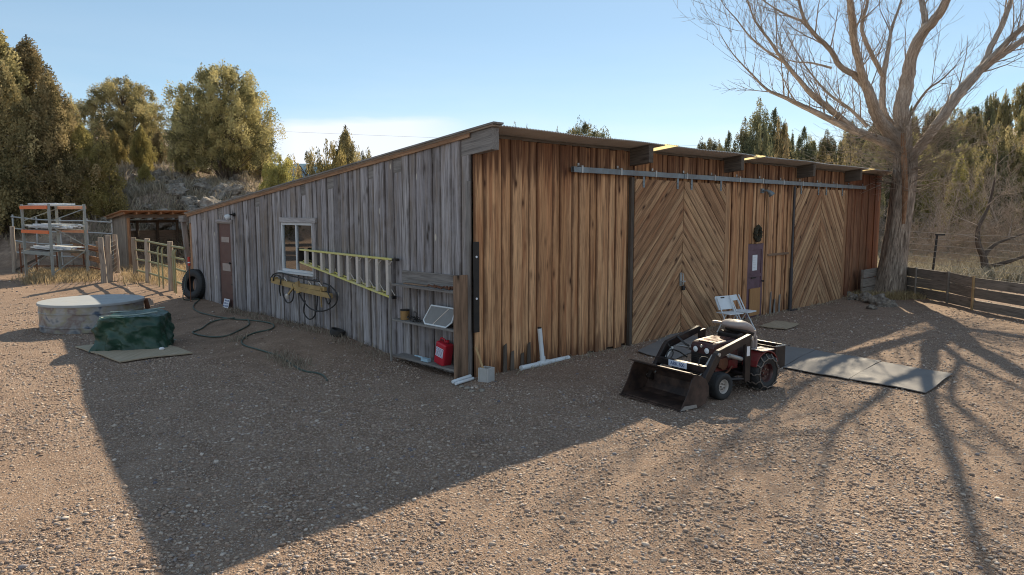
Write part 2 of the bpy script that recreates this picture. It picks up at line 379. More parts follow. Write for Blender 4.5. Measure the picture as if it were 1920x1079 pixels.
M['juniper_bright'] = foliage('young_juniper_foliage', [(.22, .195, .085), (.38, .33, .13), (.50, .42, .175)], .35)
M['deadtwig'] = foliage('dead_grey_twigs', [(.16, .13, .105), (.25, .21, .17), (.32, .27, .22)], .1)
M['drygrass'] = foliage('dry_grass', [(.27, .21, .12), (.44, .345, .20), (.56, .455, .28)], .4)
M['sage'] = foliage('grey_brush', [(.22, .19, .14), (.36, .31, .235), (.48, .42, .33)], .25)
def barkmat(name, cols, sc=1.0):
    m = NT(name); bc = m.attr('bc').outputs['Vector']; ti = m.attr('tint').outputs['Fac']
    n = m.noise(m.scale(bc, (26 * sc, 4.0 * sc, 26 * sc)), 1, 6, .65, .8); n2 = m.noise(m.scale(bc, (3, 1.5, 3)), 1, 4, .6)
    c = m.ramp(n.outputs['Fac'], [(.32, cols[0]), (.5, cols[1]), (.68, cols[2])]); c = m.mix(c, m.ramp(n2.outputs['Fac'], [(.3, .65), (.7, 1.2)]), 1.0, 'MULTIPLY')
    m.bsdf(c, .9, 0, m.bump(n.outputs['Fac'], .9, .05), .15); return m.m
M['bark'] = barkmat('furrowed_cottonwood_bark', [(.075, .055, .043), (.31, .245, .195), (.52, .43, .35)], .62)
M['limb'] = barkmat('cottonwood_limb_bark', [(.22, .172, .137), (.44, .36, .295), (.58, .485, .405)])
M['bark_split'] = barkmat('bare_split_wood', [(.16, .08, .045), (.30, .17, .10), (.40, .25, .16)])
M['trunk'] = barkmat('juniper_bark', [(.06, .045, .038), (.14, .11, .09), (.22, .18, .15)])
M['shrubtwig'] = barkmat('grey_brown_shrub_twigs', [(.30, .23, .18), (.48, .385, .31), (.60, .50, .42)])
def rockmat():
    m = NT('lichened_rock'); tc = m.node('ShaderNodeTexCoord').outputs['Object']
    n = m.noise(tc, 2.2, 8, .7); n2 = m.noise(tc, 9, 5, .6)
    c = m.ramp(n.outputs['Fac'], [(.3, (.09, .078, .068)), (.5, (.24, .21, .18)), (.7, (.44, .39, .33))])
    m.bsdf(c, .95, 0, m.bump(n2.outputs['Fac'], .8, .06), .15); return m.m
M['rock'] = rockmat()
# ------------------------------------------------------------------ ground
def ground():
    xs = np.concatenate([-np.geomspace(400, 45, 14), np.linspace(-42, 32, 260), np.geomspace(35, 400, 14)])
    ys = np.concatenate([np.linspace(-60, 2.5, 12), np.linspace(3, 48, 250), np.linspace(48.6, 90, 56), np.geomspace(95, 3500, 16)])
    X, Y = np.meshgrid(xs, ys); Z = terr(X, Y)
    Z = Z + sm(2, 40, np.hypot(X, Y)) * 0
    V = np.stack([X, Y, Z], -1).reshape(-1, 3); nx = len(xs)
    i = np.arange(len(ys) - 1)[:, None] * nx + np.arange(nx - 1)[None]
    F = np.stack([i, i + 1, i + nx + 1, i + nx], -1).reshape(-1, 4)
    x, y = V[:, 0], V[:, 1]; q = x / np.maximum(y, 1)
    hill = np.maximum(sm(30.5, 34, y) * sm(-.25, -.36, q), sm(34, 42, y) * (x > -5))
    hill = np.maximum(hill, sm(26, 34, y) * sm(.5, .55, q) * .8)
    s_ = (x - BC[0]) * LD[0] + (y - BC[1]) * LD[1]; r_ = (x - BC[0]) * RD[0] + (y - BC[1]) * RD[1]
    soil = sm(1.5, 4, s_) * sm(-3.6, -2.2, r_) * (1 - sm(0, 2, r_))       # bare dirt berm by the gable wall
    soil = np.maximum(soil, sm(19, 24, y) * sm(-4, -9, x) * .9)
    soil = np.maximum(soil, sm(18, 23, y) * sm(11.5, 13, x) * .8)
    me = np_mesh('ground', V, F, {'hill': hill, 'soil': soil}, True)
    m = NT('gravel_yard_ground'); pos = m.node('ShaderNodeNewGeometry').outputs['Position']
    big = m.noise(pos, .35, 5, .6); mid = m.noise(pos, 2.1, 5, .6); fine = m.noise(pos, 30, 6, .7)
    dirt = m.ramp(mid.outputs['Fac'], [(.3, (0.182, 0.121, 0.087)), (.5, (0.246, 0.166, 0.119)), (.72, (0.305, 0.214, 0.156))])
    dirt = m.mix(dirt, m.ramp(fine.outputs['Fac'], [(.3, .62), (.7, 1.22)]), 1.0, 'MULTIPLY')
    cols = [(0, (0.187, 0.134, 0.104)), (.25, (0.305, 0.228, 0.175)), (.5, (0.379, 0.293, 0.231)), (.72, (0.251, 0.177, 0.137)), (.88, (0.462, 0.377, 0.312)), (1, (0.197, 0.175, 0.177))]
    def stones(scale, dens_lo, dens_hi, size):
        vo = m.node('ShaderNodeTexVoronoi', feature='F1'); vo.inputs['Scale'].default_value = scale; m.l(pos, vo.inputs['Vector'])
        sep = m.node('ShaderNodeSeparateColor'); m.l(vo.outputs['Color'], sep.inputs[0])
        cc = m.ramp(sep.outputs[0], cols)
        keep = m.math('LESS_THAN', sep.outputs[1], m.ramp(big.outputs['Fac'], [(.35, dens_lo), (.65, dens_hi)]))
        body = m.ramp(vo.outputs['Distance'], [(size * .75, 1), (size, 0)])
        return cc, m.math('MULTIPLY', keep, body), m.math('MULTIPLY', keep, m.ramp(vo.outputs['Distance'], [(0, 1), (size, 0)]))
    c1, k1, h1 = stones(30, .38, .85, .5); c2, k2, h2 = stones(62, .5, .85, .52)
    notsoil = m.math('SUBTRACT', 1.0, m.math('MULTIPLY', m.attr('soil').outputs['Fac'], .8))
    nothill = m.math('SUBTRACT', 1.0, m.attr('hill').outputs['Fac']); nn = m.math('MULTIPLY', notsoil, nothill)
    col = m.mix(dirt, c2, m.math('MULTIPLY', k2, nn)); col = m.mix(col, c1, m.math('MULTIPLY', k1, nn))
    hillc = m.ramp(m.noise(pos, .9, 6, .65).outputs['Fac'], [(.3, (0.173, 0.131, 0.103)), (.5, (0.367, 0.285, 0.230)), (.68, (0.571, 0.440, 0.323))])
    hn = m.noise(pos, 5, 6, .7); hillc = m.mix(hillc, m.ramp(hn.outputs['Fac'], [(.3, .5), (.7, 1.25)]), 1.0, 'MULTIPLY')
    col = m.mix(col, hillc, m.attr('hill').outputs['Fac'])
    hh = m.math('ADD', m.math('MULTIPLY', h1, nn), m.math('MULTIPLY', m.math('MULTIPLY', h2, nn), .5))
    b1 = m.bump(hh, .85, .018); b2 = m.bump(m.math('ADD', fine.outputs['Fac'], m.math('MULTIPLY', hn.outputs['Fac'], m.math('MULTIPLY', m.attr('hill').outputs['Fac'], 6.0))), .5, .02, b1)
    m.bsdf(col, .95, 0, b2, .12)
    o = link_mesh('ground', me, m.m); tag(o, 'gravel and dirt yard running up to the wooded slopes', 'ground', kind='structure')
ground()

def inside_barn(x, y, mg=.05):
    r = (x - BC[0]) * RD[0] + (y - BC[1]) * RD[1]; s = (x - BC[0]) * LD[0] + (y - BC[1]) * LD[1]
    return (r > -mg) & (s > -mg)
MATS_POLY = []
def barepatch(x, y):
    """0..1: packed bare dirt, two faint wheel tracks and irregular patches"""
    a = np.sin(.55 * x + 1.3 * np.sin(.42 * y + 1) + 2.1) * np.sin(.62 * y - .8 * np.sin(.5 * x) + .4) + .45 * np.sin(1.9 * x + y) * np.sin(1.6 * y - .7 * x + 2)
    tr = np.zeros_like(x)
    for o in (0.0, 1.45):
        cx = 2.2 + o + .55 * (y - 9) + .012 * (y - 9) ** 2; tr = np.maximum(tr, np.exp(-((x - cx) / .22) ** 2))
        cx = -3.4 - o - .50 * (y - 8); tr = np.maximum(tr, .8 * np.exp(-((x - cx) / .22) ** 2))
    return np.clip(np.maximum(sm(.30, .75, a), tr * (.5 + .5 * np.sin(1.7 * y + x))), 0, 1)
def gravel():
    bm = bmesh.new(); bmesh.ops.create_icosphere(bm, subdivisions=1, radius=1.0)
    T = []; 
    for k in range(8):
        V = np.array([v.co[:] for v in bm.verts]); g = np.random.default_rng(k)
        V = V * (1 + g.uniform(-.28, .28, (len(V), 1))) * np.array([1, g.uniform(.6, .95), g.uniform(.32, .55)])
        T.append(V)
    F0 = np.array([[v.index for v in f.verts] for f in bm.faces]); bm.free(); nv = 12
    T = np.array(T)
    P = []
    for (y0, y1, dens, s0, s1) in ((3.6, 6.5, 900, .008, .028), (6.5, 9.5, 640, .009, .028), (9.5, 13, 350, .010, .029), (13, 20, 110, .013, .034), (20, 30, 22, .016, .04)):
        A = (y1 - y0) * (1.72 * y1); n = int(A * dens)
        y = NP.uniform(y0, y1, n); x = NP.uniform(-.86, .86, n) * y1
        cl = .5 + .5 * np.sin(x * 1.1 + 1.7 * np.sin(y * .8)) * np.sin(y * 1.3 + np.sin(x * .7)); 
        pt = barepatch(x, y); keep = NP.uniform(0, 1, n) < (.35 + .65 * cl) * (1 - .88 * pt)
        s = (x - BC[0]) * LD[0] + (y - BC[1]) * LD[1]; r = (x - BC[0]) * RD[0] + (y - BC[1]) * RD[1]
        soil = sm(1.5, 4, s) * sm(-3.4, -2.0, r)
        keep &= NP.uniform(0, 1, n) > soil * .85
        keep &= ~inside_barn(x, y)
        for (poly) in MATS_POLY:
            a = np.ones(n, bool)
            for i in range(len(poly)):
                p, q = poly[i], poly[(i + 1) % len(poly)]
                a &= ((q[0] - p[0]) * (y - p[1]) - (q[1] - p[1]) * (x - p[0])) > -.01
            keep &= ~a
        x, y = x[keep], y[keep]
        sz = s0 + (s1 - s0) * np.power(NP.uniform(0, 1, len(x)), 2.6)
        P.append(np.stack([x, y, sz], 1))
    # a few larger stones
    n = 900; y = NP.uniform(4, 24, n) ; x = NP.uniform(-.8, .8, n) * y; k = ~inside_barn(x, y, .1); P.append(np.stack([x[k], y[k], NP.uniform(.022, .042, k.sum())], 1))
    P = np.concatenate(P); n = len(P)
    ti = NP.integers(0, 8, n); ang = NP.uniform(0, 2 * PI, n); c, s = np.cos(ang), np.sin(ang)
    V = T[ti] * P[:, 2][:, None, None]
    tilt = NP.uniform(-.35, .35, n); ct, st = np.cos(tilt), np.sin(tilt)
    X = V[..., 0]; Y = V[..., 1] * ct[:, None] - V[..., 2] * st[:, None]; Z = V[..., 1] * st[:, None] + V[..., 2] * ct[:, None]
    X, Y = X * c[:, None] - Y * s[:, None], X * s[:, None] + Y * c[:, None]
    z0 = terr(P[:, 0], P[:, 1]) + P[:, 2] * .18
    W = np.stack([X + P[:, 0][:, None], Y + P[:, 1][:, None], Z + z0[:, None]], -1).reshape(-1, 3)
    F = (F0[None] + (np.arange(n) * nv)[:, None, None]).reshape(-1, 3)
    # fine gravel: eight-faced chips
    O0 = np.array([[1, 0, 0], [-1, 0, 0], [0, 1, 0], [0, -1, 0], [0, 0, 1], [0, 0, -1]], float); OF = np.array([[0, 2, 4], [2, 1, 4], [1, 3, 4], [3, 0, 4], [2, 0, 5], [1, 2, 5], [3, 1, 5], [0, 3, 5]]); Q = []
    for (y0, y1, dens, s0, s1) in ((3.8, 6, 1900, .004, .011), (6, 9, 950, .005, .012), (9, 13, 380, .006, .014), (13, 18, 130, .008, .016)):
        k = int((y1 - y0) * 1.62 * y1 * dens); y = NP.uniform(y0, y1, k); x = NP.uniform(-.81, .81, k) * y1; s = (x - BC[0]) * LD[0] + (y - BC[1]) * LD[1]; r = (x - BC[0]) * RD[0] + (y - BC[1]) * RD[1]
        kp = ~inside_barn(x, y) & (NP.uniform(0, 1, k) > .7 * barepatch(x, y)) & (NP.uniform(0, 1, k) > .8 * sm(1.5, 4, s) * sm(-3.4, -2.0, r))
        for poly in MATS_POLY:
            a = np.ones(k, bool)
            for i in range(len(poly)):
                p, q = poly[i], poly[(i + 1) % len(poly)]; a &= ((q[0] - p[0]) * (y - p[1]) - (q[1] - p[1]) * (x - p[0])) > -.01
            kp &= ~a
        Q.append(np.stack([x[kp], y[kp], NP.uniform(s0, s1, kp.sum())], 1))
    Q = np.concatenate(Q); k = len(Q); V2 = O0[None] * NP.uniform(.6, 1.3, (k, 6, 1)) * np.array([1, .8, .55]) + NP.normal(0, .18, (k, 6, 3)); V2 = V2 * Q[:, 2][:, None, None]; an = NP.uniform(0, 2 * PI, k); c, s = np.cos(an)[:, None], np.sin(an)[:, None]
    W2 = np.stack([V2[..., 0] * c - V2[..., 1] * s + Q[:, 0][:, None], V2[..., 0] * s + V2[..., 1] * c + Q[:, 1][:, None], V2[..., 2] + (terr(Q[:, 0], Q[:, 1]) + Q[:, 2] * .15)[:, None]], -1).reshape(-1, 3)
    F2 = (OF[None] + (np.arange(k) * 6)[:, None, None]).reshape(-1, 3) + len(W); tt = np.concatenate([np.repeat(NP.uniform(0, 1, n), nv), np.repeat(NP.uniform(0, 1, k), 6)]); W = np.concatenate([W, W2]); F = np.concatenate([F, F2]); n += k
    me = np_mesh('gravel', W, F, {'tint': tt}, True)
    m = NT('gravel_stone'); ti = m.attr('tint').outputs['Fac']; pos = m.node('ShaderNodeNewGeometry').outputs['Position']
    c = m.ramp(ti, [(0, (0.187, 0.134, 0.106)), (.22, (0.315, 0.232, 0.180)), (.45, (0.413, 0.315, 0.244)), (.65, (0.325, 0.228, 0.179)), (.8, (0.462, 0.372, 0.299)), (.93, (0.571, 0.488, 0.426)), (.97, (0.216, 0.193, 0.202)), (1, (0.148, 0.136, 0.156))])
    c = m.mix(c, m.ramp(m.noise(pos, 70, 3).outputs['Fac'], [(.3, .75), (.7, 1.15)]), 1.0, 'MULTIPLY'); m.bsdf(c, .8, 0, None, .25)
    tag(link_mesh('gravel', me, m.m), 'loose tan and grey gravel strewn over the yard', 'gravel', kind='stuff'); print('stones', n)

def tufts(name, mat, pts, label, cat, h=(.1, .3), blades=14, w=.008, spread=.08):
    V = []; F = []; t = []
    g = np.random.default_rng(len(pts)); n = len(pts) * blades
    base = np.repeat(np.array(pts), blades, 0) + np.concatenate([g.normal(0, spread, (n, 2)), np.zeros((n, 1))], 1)
    base[:, 2] = terr(base[:, 0], base[:, 1]) - .01
    hh = g.uniform(h[0], h[1], n); d = g.normal(0, .45, (n, 2)) * hh[:, None]
    a = g.uniform(0, PI, n); ww = w * g.uniform(.6, 1.6, n); side = np.stack([np.cos(a) * ww, np.sin(a) * ww, np.zeros(n)], 1)
    mid = base + np.concatenate([d * .35, (hh * .6)[:, None]], 1); top = base + np.concatenate([d, hh[:, None]], 1)
    V = np.stack([base - side, base + side, mid + side * .7, mid - side * .7, top], 1).reshape(-1, 3)
    i = np.arange(n)[:, None] * 5
    F = np.concatenate([i + np.array([[0, 1, 2]]), i + np.array([[0, 2, 3]]), i + np.array([[3, 2, 4]])], 0)
    me = np_mesh(name, V, F, {'tint': np.repeat(g.uniform(0, 1, n), 5)})
    return tag(link_mesh(name, me, mat), label, cat, kind='stuff')
# ------------------------------------------------------------------ barn (local x along the front, y along the gable, z up)
BARN = empty('barn', (BC[0], BC[1], 0), BROT, 'long weathered wooden barn with a single-slope tin roof and chevron sliding doors', 'barn')
BW, BD = 19.13, 12.2
def roofz(y): return 4.06 - .109 * y
def bl(x, y, z):   # barn local -> world
    return np.array([BC[0], BC[1], 0]) + RD * x + LD * y + np.array([0, 0, z])
def edges(a, b, wmin, wmax, forced=()):
    out = [a]; F = sorted(list(forced) + [b])
    for f in F:
        L = f - out[-1]
        n = max(1, round(L / ((wmin + wmax) / 2))); ws = [rnd.uniform(wmin, wmax) for _ in range(n)]; k = L / sum(ws); p = out[-1]
        for w in ws: p += w * k; out.append(p)
        out[-1] = f
    return out
def vboards(mb, e, plane, z0, z1, off, openings=(), th=.022, over=0.0, tintf=None, gap=.004):
    """vertical boards; plane 'g' = gable (x const, along y) or 'f' = front (y const, along x)"""
    for i in range(len(e) - 1):
        a, b = e[i] + gap / 2, e[i + 1] - gap / 2
        lap = over and (i % 3 == 1); alt = (over if lap else 0) + rnd.uniform(0, .010)
        a2, b2 = (a - .025, b + .025) if (lap and over > .02) else (a, b)
        spans = [(z0(i, (a + b) / 2), None)]
        op = [o for o in openings if o[0] - .01 < (a + b) / 2 < o[1] + .01]
        tops = (z1(a2), z1(b2)); segs = [[spans[0][0], None]]
        for o in op: segs = [[segs[0][0], o[2]], [o[3], None]]
        lean = rnd.uniform(-.004, .004); t = tintf(i, (a + b) / 2) if tintf else rnd.random()
        for (lo, hi) in segs:
            if hi is not None and hi <= lo + .02: continue
            poly = [(a2, lo), (b2, lo + rnd.uniform(-.01, .01)), (b2 + lean, tops[1] if hi is None else hi), (a2 + lean, tops[0] if hi is None else hi)]
            if plane == 'g': mb.prism(poly, (off - alt, 0, 0), (0, 1, 0), (0, 0, 1), (-1, 0, 0), 0, th, t, None, True)
            else: mb.prism(poly, (0, off - alt, 0), (1, 0, 0), (0, 0, 1), (0, -1, 0), 0, th, t, None, True)
WIN = (5.2, 6.66, 1.43, 2.55); GD = (9.46, 10.26, .10, 2.50); PD = (9.44, 10.32, -.2, 1.96)
mb = MB()
eg = edges(0.02, BD, .17, .30, (WIN[0], WIN[1], GD[0], GD[1]))
vboards(mb, eg, 'g', lambda i, c: tz(*bl(-.02, c, 0)[:2]) - .05 + (rnd.uniform(0, .05) if c < 5 else 0), lambda y: roofz(y) - .03, 0.0, (WIN, GD), over=.014, gap=.008)
side = mb.build('side_wall', M['wood_grey'], BARN); tag(side, 'grey weathered vertical boards of the gable end')
mb = MB(); ef = edges(0.0, BW, .16, .245, (PD[0], PD[1], 15.9))
vboards(mb, [k for k in ef if k <= 15.91], 'f', lambda i, c: -.06 + rnd.uniform(0, .06) + (rnd.uniform(0, .1) if rnd.random() < .2 else 0), lambda x: roofz(0) - .02 - rnd.random() * .03, 0.0, (PD,), over=.026, gap=.010)
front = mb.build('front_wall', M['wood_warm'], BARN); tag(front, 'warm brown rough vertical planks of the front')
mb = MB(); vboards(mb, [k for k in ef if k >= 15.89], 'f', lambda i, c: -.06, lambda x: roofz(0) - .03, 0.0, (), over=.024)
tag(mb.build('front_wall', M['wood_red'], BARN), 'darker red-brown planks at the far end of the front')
# black felt behind the planks, back and far walls, floor
mb = MB(); vboards(mb, edges(0, BW, .24, .3), 'f', lambda i, c: -.1, lambda x: roofz(BD), BD + .02)
for x in (BW + .02,):
    vboards(mb, edges(.03, BD - .03, .24, .3), 'g', lambda i, c: -.1, lambda y: roofz(y) - .03, x)
mb.split('rear_wall', M['wood_brown'], BARN)
mb = MB(); mb.box((.06, .05, -.02), (BW - .05, BD - .05, .0)); mb.build('floor', M['dark_inside'], BARN)
mb = MB()
for x in (0.6, 4.2, 8.3, 12, 15.9, 18.6): mb.box((x, .06, 0), (x + .14, .2, 3.7))
for z in (.5, 1.15, 2.7): mb.box((.04, .1, z), (.09, 5.15, z + .14)); mb.box((.04, 6.75, min(z, 2.62)), (.09, 9.3, min(z, 2.62) + .14))
for z in (.5, 2.2, 3.3): mb.box((.1, .045, z), (9.3, .085, z + .14)); mb.box((10.4, .045, z), (BW - .1, .085, z + .14))
mb.split('framing', M['wood_dark'], BARN)
# thin sheathing so that the plank gaps stay dark
mb = MB()
def sheet(poly, plane, off, t0, t1):
    if plane == 'g': mb.prism(poly, (off, 0, 0), (0, 1, 0), (0, 0, 1), (-1, 0, 0), t0, t1, .3)
    else: mb.prism(poly, (0, off, 0), (1, 0, 0), (0, 0, 1), (0, -1, 0), t0, t1, .3)
def zt_(y): return roofz(y) - .06
sheet([(.05, 0), (WIN[0], 0), (WIN[0], zt_(WIN[0])), (.05, zt_(.05))], 'g', .03, 0, .012)
sheet([(WIN[0], 0), (WIN[1], 0), (WIN[1], WIN[2]), (WIN[0], WIN[2])], 'g', .03, 0, .012)
sheet([(WIN[0], WIN[3]), (WIN[1], WIN[3]), (WIN[1], zt_(WIN[1])), (WIN[0], zt_(WIN[0]))], 'g', .03, 0, .012)
sheet([(WIN[1], 0), (BD - .1, 0), (BD - .1, zt_(BD)), (WIN[1], zt_(WIN[1]))], 'g', .03, 0, .012)
sheet([(.05, 0), (BW - .05, 0), (BW - .05, zt_(.05)), (.05, zt_(.05))], 'f', .04, 0, .01)
mb.build('sheathing', M['wood_dark'], BARN)

# ---- roof: corrugated sheets, rafters with overhanging ends, rake boards
def corrugated(x0, x1, y0, y1, step=.0335, amp=.012, dz=0.0, wob=0.0):
    xs = np.arange(x0, x1 + 1e-6, step / 2.0); V = []; F = []
    for j, y in enumerate((y0, (y0 + y1) / 2, y1)):
        for i, x in enumerate(xs):
            V.append((x, y + (wob * math.sin(x * 3.1) if j == 0 else 0), roofz(y) + .035 + dz + amp * math.cos(PI * i) + (wob * .6 * math.sin(x * 1.7 + 1) if j == 0 else 0)))
    n = len(xs)
    for j in range(2):
        for i in range(n - 1): F.append((j * n + i, j * n + i + 1, (j + 1) * n + i + 1, (j + 1) * n + i))
    return V, F
SKY = [(4.78, 5.25), (8.72, 9.2), (16.35, 16.85)]
YE = -.56
xs0 = -.07
rm = MB()
cuts = sorted(SKY) ; x = xs0
for (a, b) in cuts: V, F = corrugated(x, a + .03, YE, BD + .35, .067, .0125, 0, .012); rm.add(V, F); x = b - .03
V, F = corrugated(x, BW + .30, YE, BD + .35, .067, .0125, 0, .012); rm.add(V, F)
for roof in rm.split('roof_sheet', M['roof'], BARN): sol = roof.modifiers.new('gauge', 'SOLIDIFY'); sol.thickness = .004
for (a, b) in SKY:
    s = MB(); V, F = corrugated(a, b, YE - .02, 1.2, .067, .0125, .006); s.add(V, F); s.build('skylight_strip', M['skylight'], BARN)
    s = MB(); V, F = corrugated(a - .02, b + .02, 1.15, BD + .35, .067, .0125, .001); s.add(V, F); s.build('roof_sheet', M['roof'], BARN)
for x in (.03, 4.32, 8.12, 12.25, 15.8):
    r = MB(); y0 = -.50
    for yy0, yy1 in ((y0, 6.0), (6.0, BD + .2)):
        pass
    poly = [(y0, roofz(y0) - .33), (BD + .15, roofz(BD + .15) - .26), (BD + .15, roofz(BD + .15) + .012), (y0, roofz(y0) + .012)]
    r.prism(poly, (x - .03, 0, 0), (0, 1, 0), (0, 0, 1), (1, 0, 0), 0.0 if x > .1 else -.025, .15 if x > .1 else .13, .4, (1, -.109))
    r.split('rafter', M['wood_dark'] if x > .1 else M['wood_shelf'], BARN)
# purlins carrying the sheets at the eave
for yq in (-.46,):
    pass
r = MB(); r.box((.15, -.03, roofz(0) - .03), (BW + .25, .10, roofz(0) + .018)); r.build('eave_plate', M['wood_dark'], BARN)
r = MB()
poly = [(.0, roofz(0) - .055), (BD + .2, roofz(BD + .2) - .055), (BD + .2, roofz(BD + .2) + .015), (.0, roofz(0) + .015)]
r.prism(poly, (0, 0, 0), (0, 1, 0), (0, 0, 1), (-1, 0, 0), .045, .068, .5, (1, -.109)); r.build('rake_board', M['rake'], BARN)
r = MB(); poly = [(-.62, roofz(-.62) + .045), (BD + .3, roofz(BD + .3) + .045), (BD + .3, roofz(BD + .3) + .075), (-.62, roofz(-.62) + .075)]
r.prism(poly, (0, 0, 0), (0, 1, 0), (0, 0, 1), (-1, 0, 0), -.12, .10, .5, (1, -.109)); r.build('roof_edge_trim', M['wood_shelf'], BARN)
# leaning prop and post at the far end of the gable wall
r = MB(); r.bar((-.02, BD + .16, .15), (-.02, BD + .62, 2.58), .12, .1); r.build('corner_prop', M['wood_shelf'], BARN)
r = MB(); r.box((-.05, BD + .05, .2), (.10, BD + .62, 2.62 - .02), tint=.4)
r = MB(); r.box((-.10, BD + .38, 2.50), (.05, BD + .75, 2.68), tint=.4); r.build('beam_end', M['wood_shelf'], BARN)
r = MB(); r.box((.0, BD + .06, .2), (.03, BD + .22, 2.6), tint=.6); r.build('corner_board', M['rake'], BARN)

# ---- gable window
w = MB(); y0, y1, z0, z1 = WIN
fw = .055
for (a, b, c, d) in ((y0, y1, z0, z0 + fw), (y0, y1, z1 - fw, z1), (y0, y0 + fw, z0 + fw, z1 - fw), (y1 - fw, y1, z0 + fw, z1 - fw)):
    w.box((-.055, a, c), (.02, b, d))
ym = (y0 + y1) / 2 + .04; w.box((-.052, ym - .022, z0 + fw), (.0, ym + .022, z1 - fw))
win = w.build('window', M['white_paint'], BARN, bevel=.003)
for (a, b) in ((y0 + fw, ym - .022), (ym + .022, y1 - fw)):
    g = MB(); g.box((-.022, a, z0 + fw), (-.016, b, z1 - fw)); g.build('pane', M['glass'], win)
g = MB(); g.box((-.115, y0 - .05, z0 - .045), (-.036, y1 + .12, z0 - .003), tint=.9); g.build('sill', M['white_paint'], win)
g = MB(); g.box((-.085, y0 - .16, z1 + .004), (-.040, y1 + .02, z1 + .115), tint=.6); g.build('header_board', M['wood_grey'], win)
g = MB()
g.box((-.075, y0 - .12, z0 - .1), (-.04, y0 - .004, z1 + .0), tint=.5); g.build('jamb_board', M['wood_grey'], win)
# ---- gable door
y0, y1, z0, z1 = GD; z0 = .27
d = MB(); d.box((-.03, y0 + .01, z0), (.01, y1 - .01, z1 - .02)); gd = d.build('side_door', M['brown_door'], BARN); tag(gd, 'narrow faded brown door in the gable wall')
for (a, b, c, e) in ((.16, .64, 1.72, 1.86), (.14, .64, .96, 1.16)):
    p = MB(); p.box((-.037, y0 + a, z0 + c), (-.031, y0 + b, z0 + e)); p.build('pale_panel', paint('pale_door_patch', (.34, .28, .25), .6) if 'pale' not in M else M['pale'], gd)
    M['pale'] = bpy.data.materials['pale_door_patch']
p = MB()
for z in (.35, .6, .85): p.box((-.036, y0 + .1, z0 + z), (-.0305, y1 - .1, z0 + z + .03))
p.split('door_rail', M['brown_door'], gd)
p = MB(); p.lathe([(.012, 0), (.012, .035), (.03, .04), (.032, .06), (.02, .075)], 12, (-.03, y0 + .07, z0 + 1.18), (-1, 0, 0)); p.split('handle', M['black_metal'], gd, 40)
p = MB(); p.lathe([(.022, 0), (.022, .02)], 12, (-.03, y0 + .07, z0 + .62), (-1, 0, 0)); p.build('latch', M['black_metal'], gd, 40)
p = MB()
for (a, b) in ((y0 - .11, y0 - .004), (y1 + .004, y1 + .12)): p.box((-.064, a, z0 - .05), (-.037, b, z1))
p.box((-.066, y0 - .12, z1 - .016), (-.0405, y1 + .12, z1 + .09)); p.split('door_frame', M['wood_grey'], gd)
# ---- lamps
p = MB(); p.lathe([(.05, 0), (.05, .03), (.02, .035), (.02, .12)], 12, (-.045, 9.2, 2.72), (-1, 0, 0)); fl = p.build('flood_lamp', M['black_metal'], BARN, 40)
p = MB(); p.lathe([(.02, 0), (.06, .03), (.085, .1), (.075, .13), (.01, .14)], 14, (-.14, 9.22, 2.70), (-.6, .55, -.5)); p.build('bulb', M['lamp_glass'], fl, 50)
p = MB(); p.box((10.02, -.10, 3.28), (10.14, -.045, 3.40)); p.tube([(10.08, -.09, 3.33), (10.08, -.2, 3.35), (10.10, -.26, 3.30)], .03, 10); fl = p.build('flood_lamp', M['track'], BARN, 40)
p = MB(); p.lathe([(.03, 0), (.06, .05), (.085, .14), (.07, .15)], 14, (10.11, -.24, 3.34), (.35, -.5, -.8)); p.build('bulb', M['track'], fl, 50)

# ---- sliding-door track
tr_ = MB(); zt = 3.585
for (a, b) in ((2.38, 6.17), (6.19, 10.0), (10.02, 17.31)):
    tr_.box((a, -.155, zt - .052), (b, -.148, zt + .05)); tr_.box((a, -.148, zt + .044), (b, -.085, zt + .05)); tr_.box((a, -.148, zt - .052), (b, -.125, zt - .046)); tr_.box((a, -.091, zt - .052), (b, -.085, zt + .044))
tk = tr_.build('door_track', M['track'], BARN); tag(tk, 'long grey steel rail above the sliding doors')
for x in np.arange(2.6, 17.3, 1.22):
    p = MB(); p.box((x, -.162, zt - .06), (x + .05, -.156, zt + .07)); p.box((x, -.162, zt + .071), (x + .05, -.045, zt + .078)); p.box((x, -.06, zt + .078), (x + .05, -.05, zt + .13)); p.build('bracket', M['steel'], tk)
